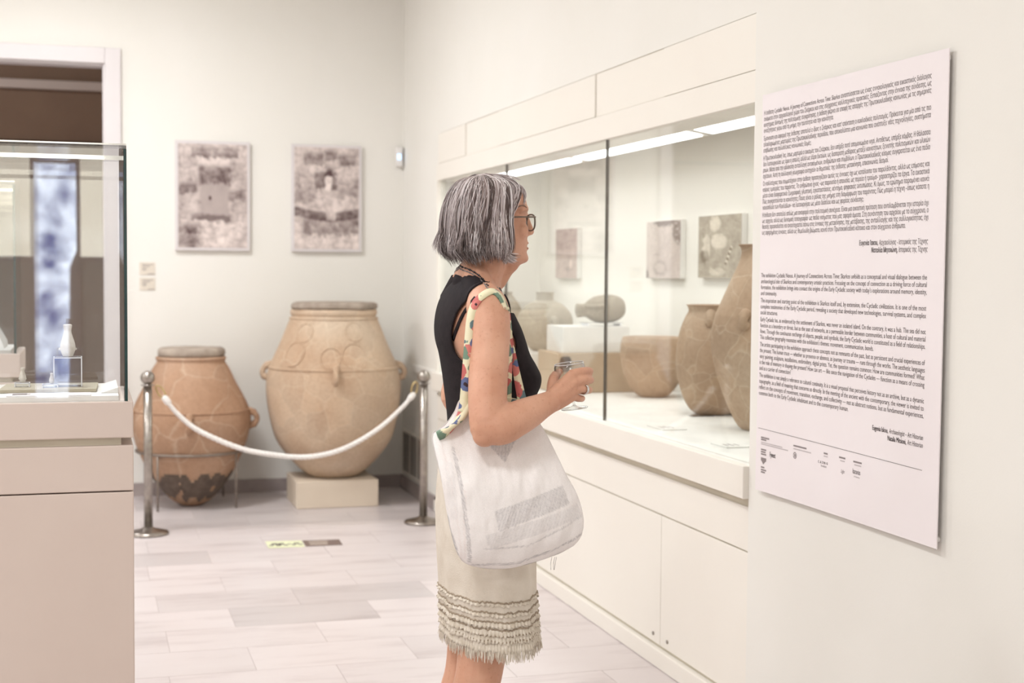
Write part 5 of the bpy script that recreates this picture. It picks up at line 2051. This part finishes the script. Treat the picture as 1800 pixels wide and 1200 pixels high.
vs, us = [], []
for side in (-1, 1):
    for r in range(NR+1):
        k_ = (r/NR)**.8
        for p in OP:
            q_ = cc+(p-cc)*k_
            th = .050*(1-k_**2.6)**.55*sinterp(q_[1], [700, 760, 860, 940, 1000], [.12, .40, .98, 1.1, 1.05])
            yc_ = sinterp(q_[1], [700, 870], [3.108, 3.045])
            fold = .0065*mnoise.noise(Vector((q_[0]*.035+q_[1]*.012, q_[1]*.006, 1.7)))+.0016*mnoise.noise(Vector((q_[0]*.11, q_[1]*.05, 5.)))
            fold += .004*math.sin(q_[0]*.11+q_[1]*.02)*np.interp(q_[1], [720, 800, 900], [1, .7, .1])*(1-k_)**.5
            w3 = at(q_[0], q_[1], 'y', YBG)
            vs.append((w3[0], yc_+side*(th+fold*(1 if side < 0 else .3)), w3[2]))
            us.append((q_[0], q_[1], side))
NPo = len(OP)
fs = []
for sd2 in (0, 1):
    o_ = sd2*(NR+1)*NPo
    for r in range(NR):
        for j in range(NPo):
            j2 = (j+1) % NPo
            q_ = (o_+r*NPo+j, o_+r*NPo+j2, o_+(r+1)*NPo+j2, o_+(r+1)*NPo+j)
            fs.append(q_ if sd2 else q_[::-1])
for j in range(NPo):
    j2 = (j+1) % NPo
    a, b = NR*NPo, (NR+1)*NPo+NR*NPo
    fs.append((a+j, a+j2, b+j2, b+j))
me = bpy.data.meshes.new('cloth')
me.from_pydata([tuple(float(c) for c in v) for v in vs], [], fs)
me.update()
QUADS = [([(861, 893), (984, 850), (996, 882), (868, 929)], .42), ([(845, 936), (1014, 884), (1022, 905), (855, 962)], .24), ([(866, 786), (890, 774), (918, 770), (886, 812)], .5),
         ([(783, 815), (795, 812), (802, 905), (788, 920)], .14)]
LINES = [([(800, 790), (806, 850), (815, 920), (824, 985)], 3.0, .45, 0), ([(812, 860), (811, 920), (816, 980)], 2.0, .16, 1), ([(830, 992), (905, 988), (965, 966), (1022, 938)], 2.2, .45, 0),
         ([(846, 961), (920, 955), (1020, 905)], 1.6, .32, 0), ([(780, 770), (790, 840), (803, 930), (812, 985)], 1.5, .12, 1), ([(793, 942), (804, 982)], 4.5, .45, 0),
         ([(868, 930), (930, 918), (1010, 882)], 1.6, .10, 1)]
wht = np.array(lin((252, 247, 245)))
gry = np.array(lin((120, 116, 124)))
pnk = np.array(lin((196, 150, 140)))
cols = np.zeros((len(vs), 3))
for i, (x, y, s_) in enumerate(us):
    c_ = wht
    g_ = 0
    kk = 0
    if s_ < 0:
        for qd, st_ in QUADS:
            if inside(qd, x, y):
                t_ = .5+.5*math.sin(x*1.1+y*.35)
                nz_ = mnoise.noise(Vector((x*.55, y*.55, 2.2)))
                g_ = max(g_, st_*(.35+.9*max(0, nz_)+.25*t_))
        for ln, wd_, st_, col_ in LINES:
            for (x0, y0), (x1, y1) in zip(ln[:-1], ln[1:]):
                L2 = (x1-x0)**2+(y1-y0)**2
                t_ = max(0, min(1, ((x-x0)*(x1-x0)+(y-y0)*(y1-y0))/L2))
                d_ = math.hypot(x-x0-t_*(x1-x0), y-y0-t_*(y1-y0))
                if d_ < wd_:
                    nz_ = mnoise.noise(Vector((x*.5, y*.5, 8.)))
                    vv = st_*(.6+1.1*nz_)
                    if vv > g_:
                        g_, kk = vv, col_
    cols[i] = c_*(1-g_)+(pnk if kk else gry)*g_
set_col(me, cols.clip(0, 1))
link('cloth', me, 'bagcloth', bg, True)


def off(p, dy):
    return p+np.array([0, dy, 0])


# floral binding along the open edge, then the straps
bt = [A(770, 768, 3.066), A(784, 760, 3.066), A(799, 747, 3.07), (A(811, 731, 3.075)), A(822, 708, 3.082)]
ribbon('edge_binding', bt, .030, .010, 'floral', bg, lambda u, p: (.4, -.25, .5), 30)
bf = [A(922, 716, 3.078), A(912, 712, 3.08), A(900, 709, 3.085), A(885, 706, 3.09)]
ribbon('edge_binding', bf, .024, .008, 'floral', bg, lambda u, p: (0.1, -.3, 1), 16)
wst = lambda u: .013+.012*min(1, abs(u-.5)*2.4)
sb = [A(814, 724, 3.074), A(817, 700, 3.075), A(820, 660, 3.078)]+[hit(px, py, .004, nr) for px, py, nr in ((823, 620, 3.09), (825, 590, 3.10), (827, 566, 3.11), (831, 545, 3.13), (838, 530, 3.15), (849, 519, 3.2), (862, 512, 3.25))]
top_pts = [hit(872, 514.5, .003, 3.25), hit(881, 524, .003), hit(890, 542, .004)]
ribbon('strap', sb+top_pts, lambda u: .017+.006*(1-u), .004, 'floral', bg, None, 80, True, lambda u, p: (lambda k_: np.array([-.25, -.95, .05])*(1-k_)+skin_n(p)*k_)(min(1, max(0, (u-.42)/.2))))
s2_ = [top_pts[-1], A(893, 560, 3.135), A(896, 600, 3.12), A(895, 650, 3.105), A(894, 700, 3.095), A(893, 716, 3.092)]
ribbon('strap', s2_, .014, .003, 'floral', bg, lambda u, p: (1, .3, .1), 40)
s3_ = [A(897, 588, 3.14), A(902, 622, 3.128), A(908, 655, 3.115), A(915, 690, 3.10), A(920, 712, 3.092)]
ribbon('strap', s3_, lambda u: .009+.014*u, .003, 'floral', bg, lambda u, p: (1, -.2, .1), 30)
# loose threads
mb = MB()
for px in (970, 975, 978):
    mb.tube([A(px, 979, 3.04), A(px-2, 990, 3.04), A(px-3+random.uniform(-2, 2), 1001, 3.04)], .0005, 4)
mb.build('loose_thread', 'inkgrey', bg)
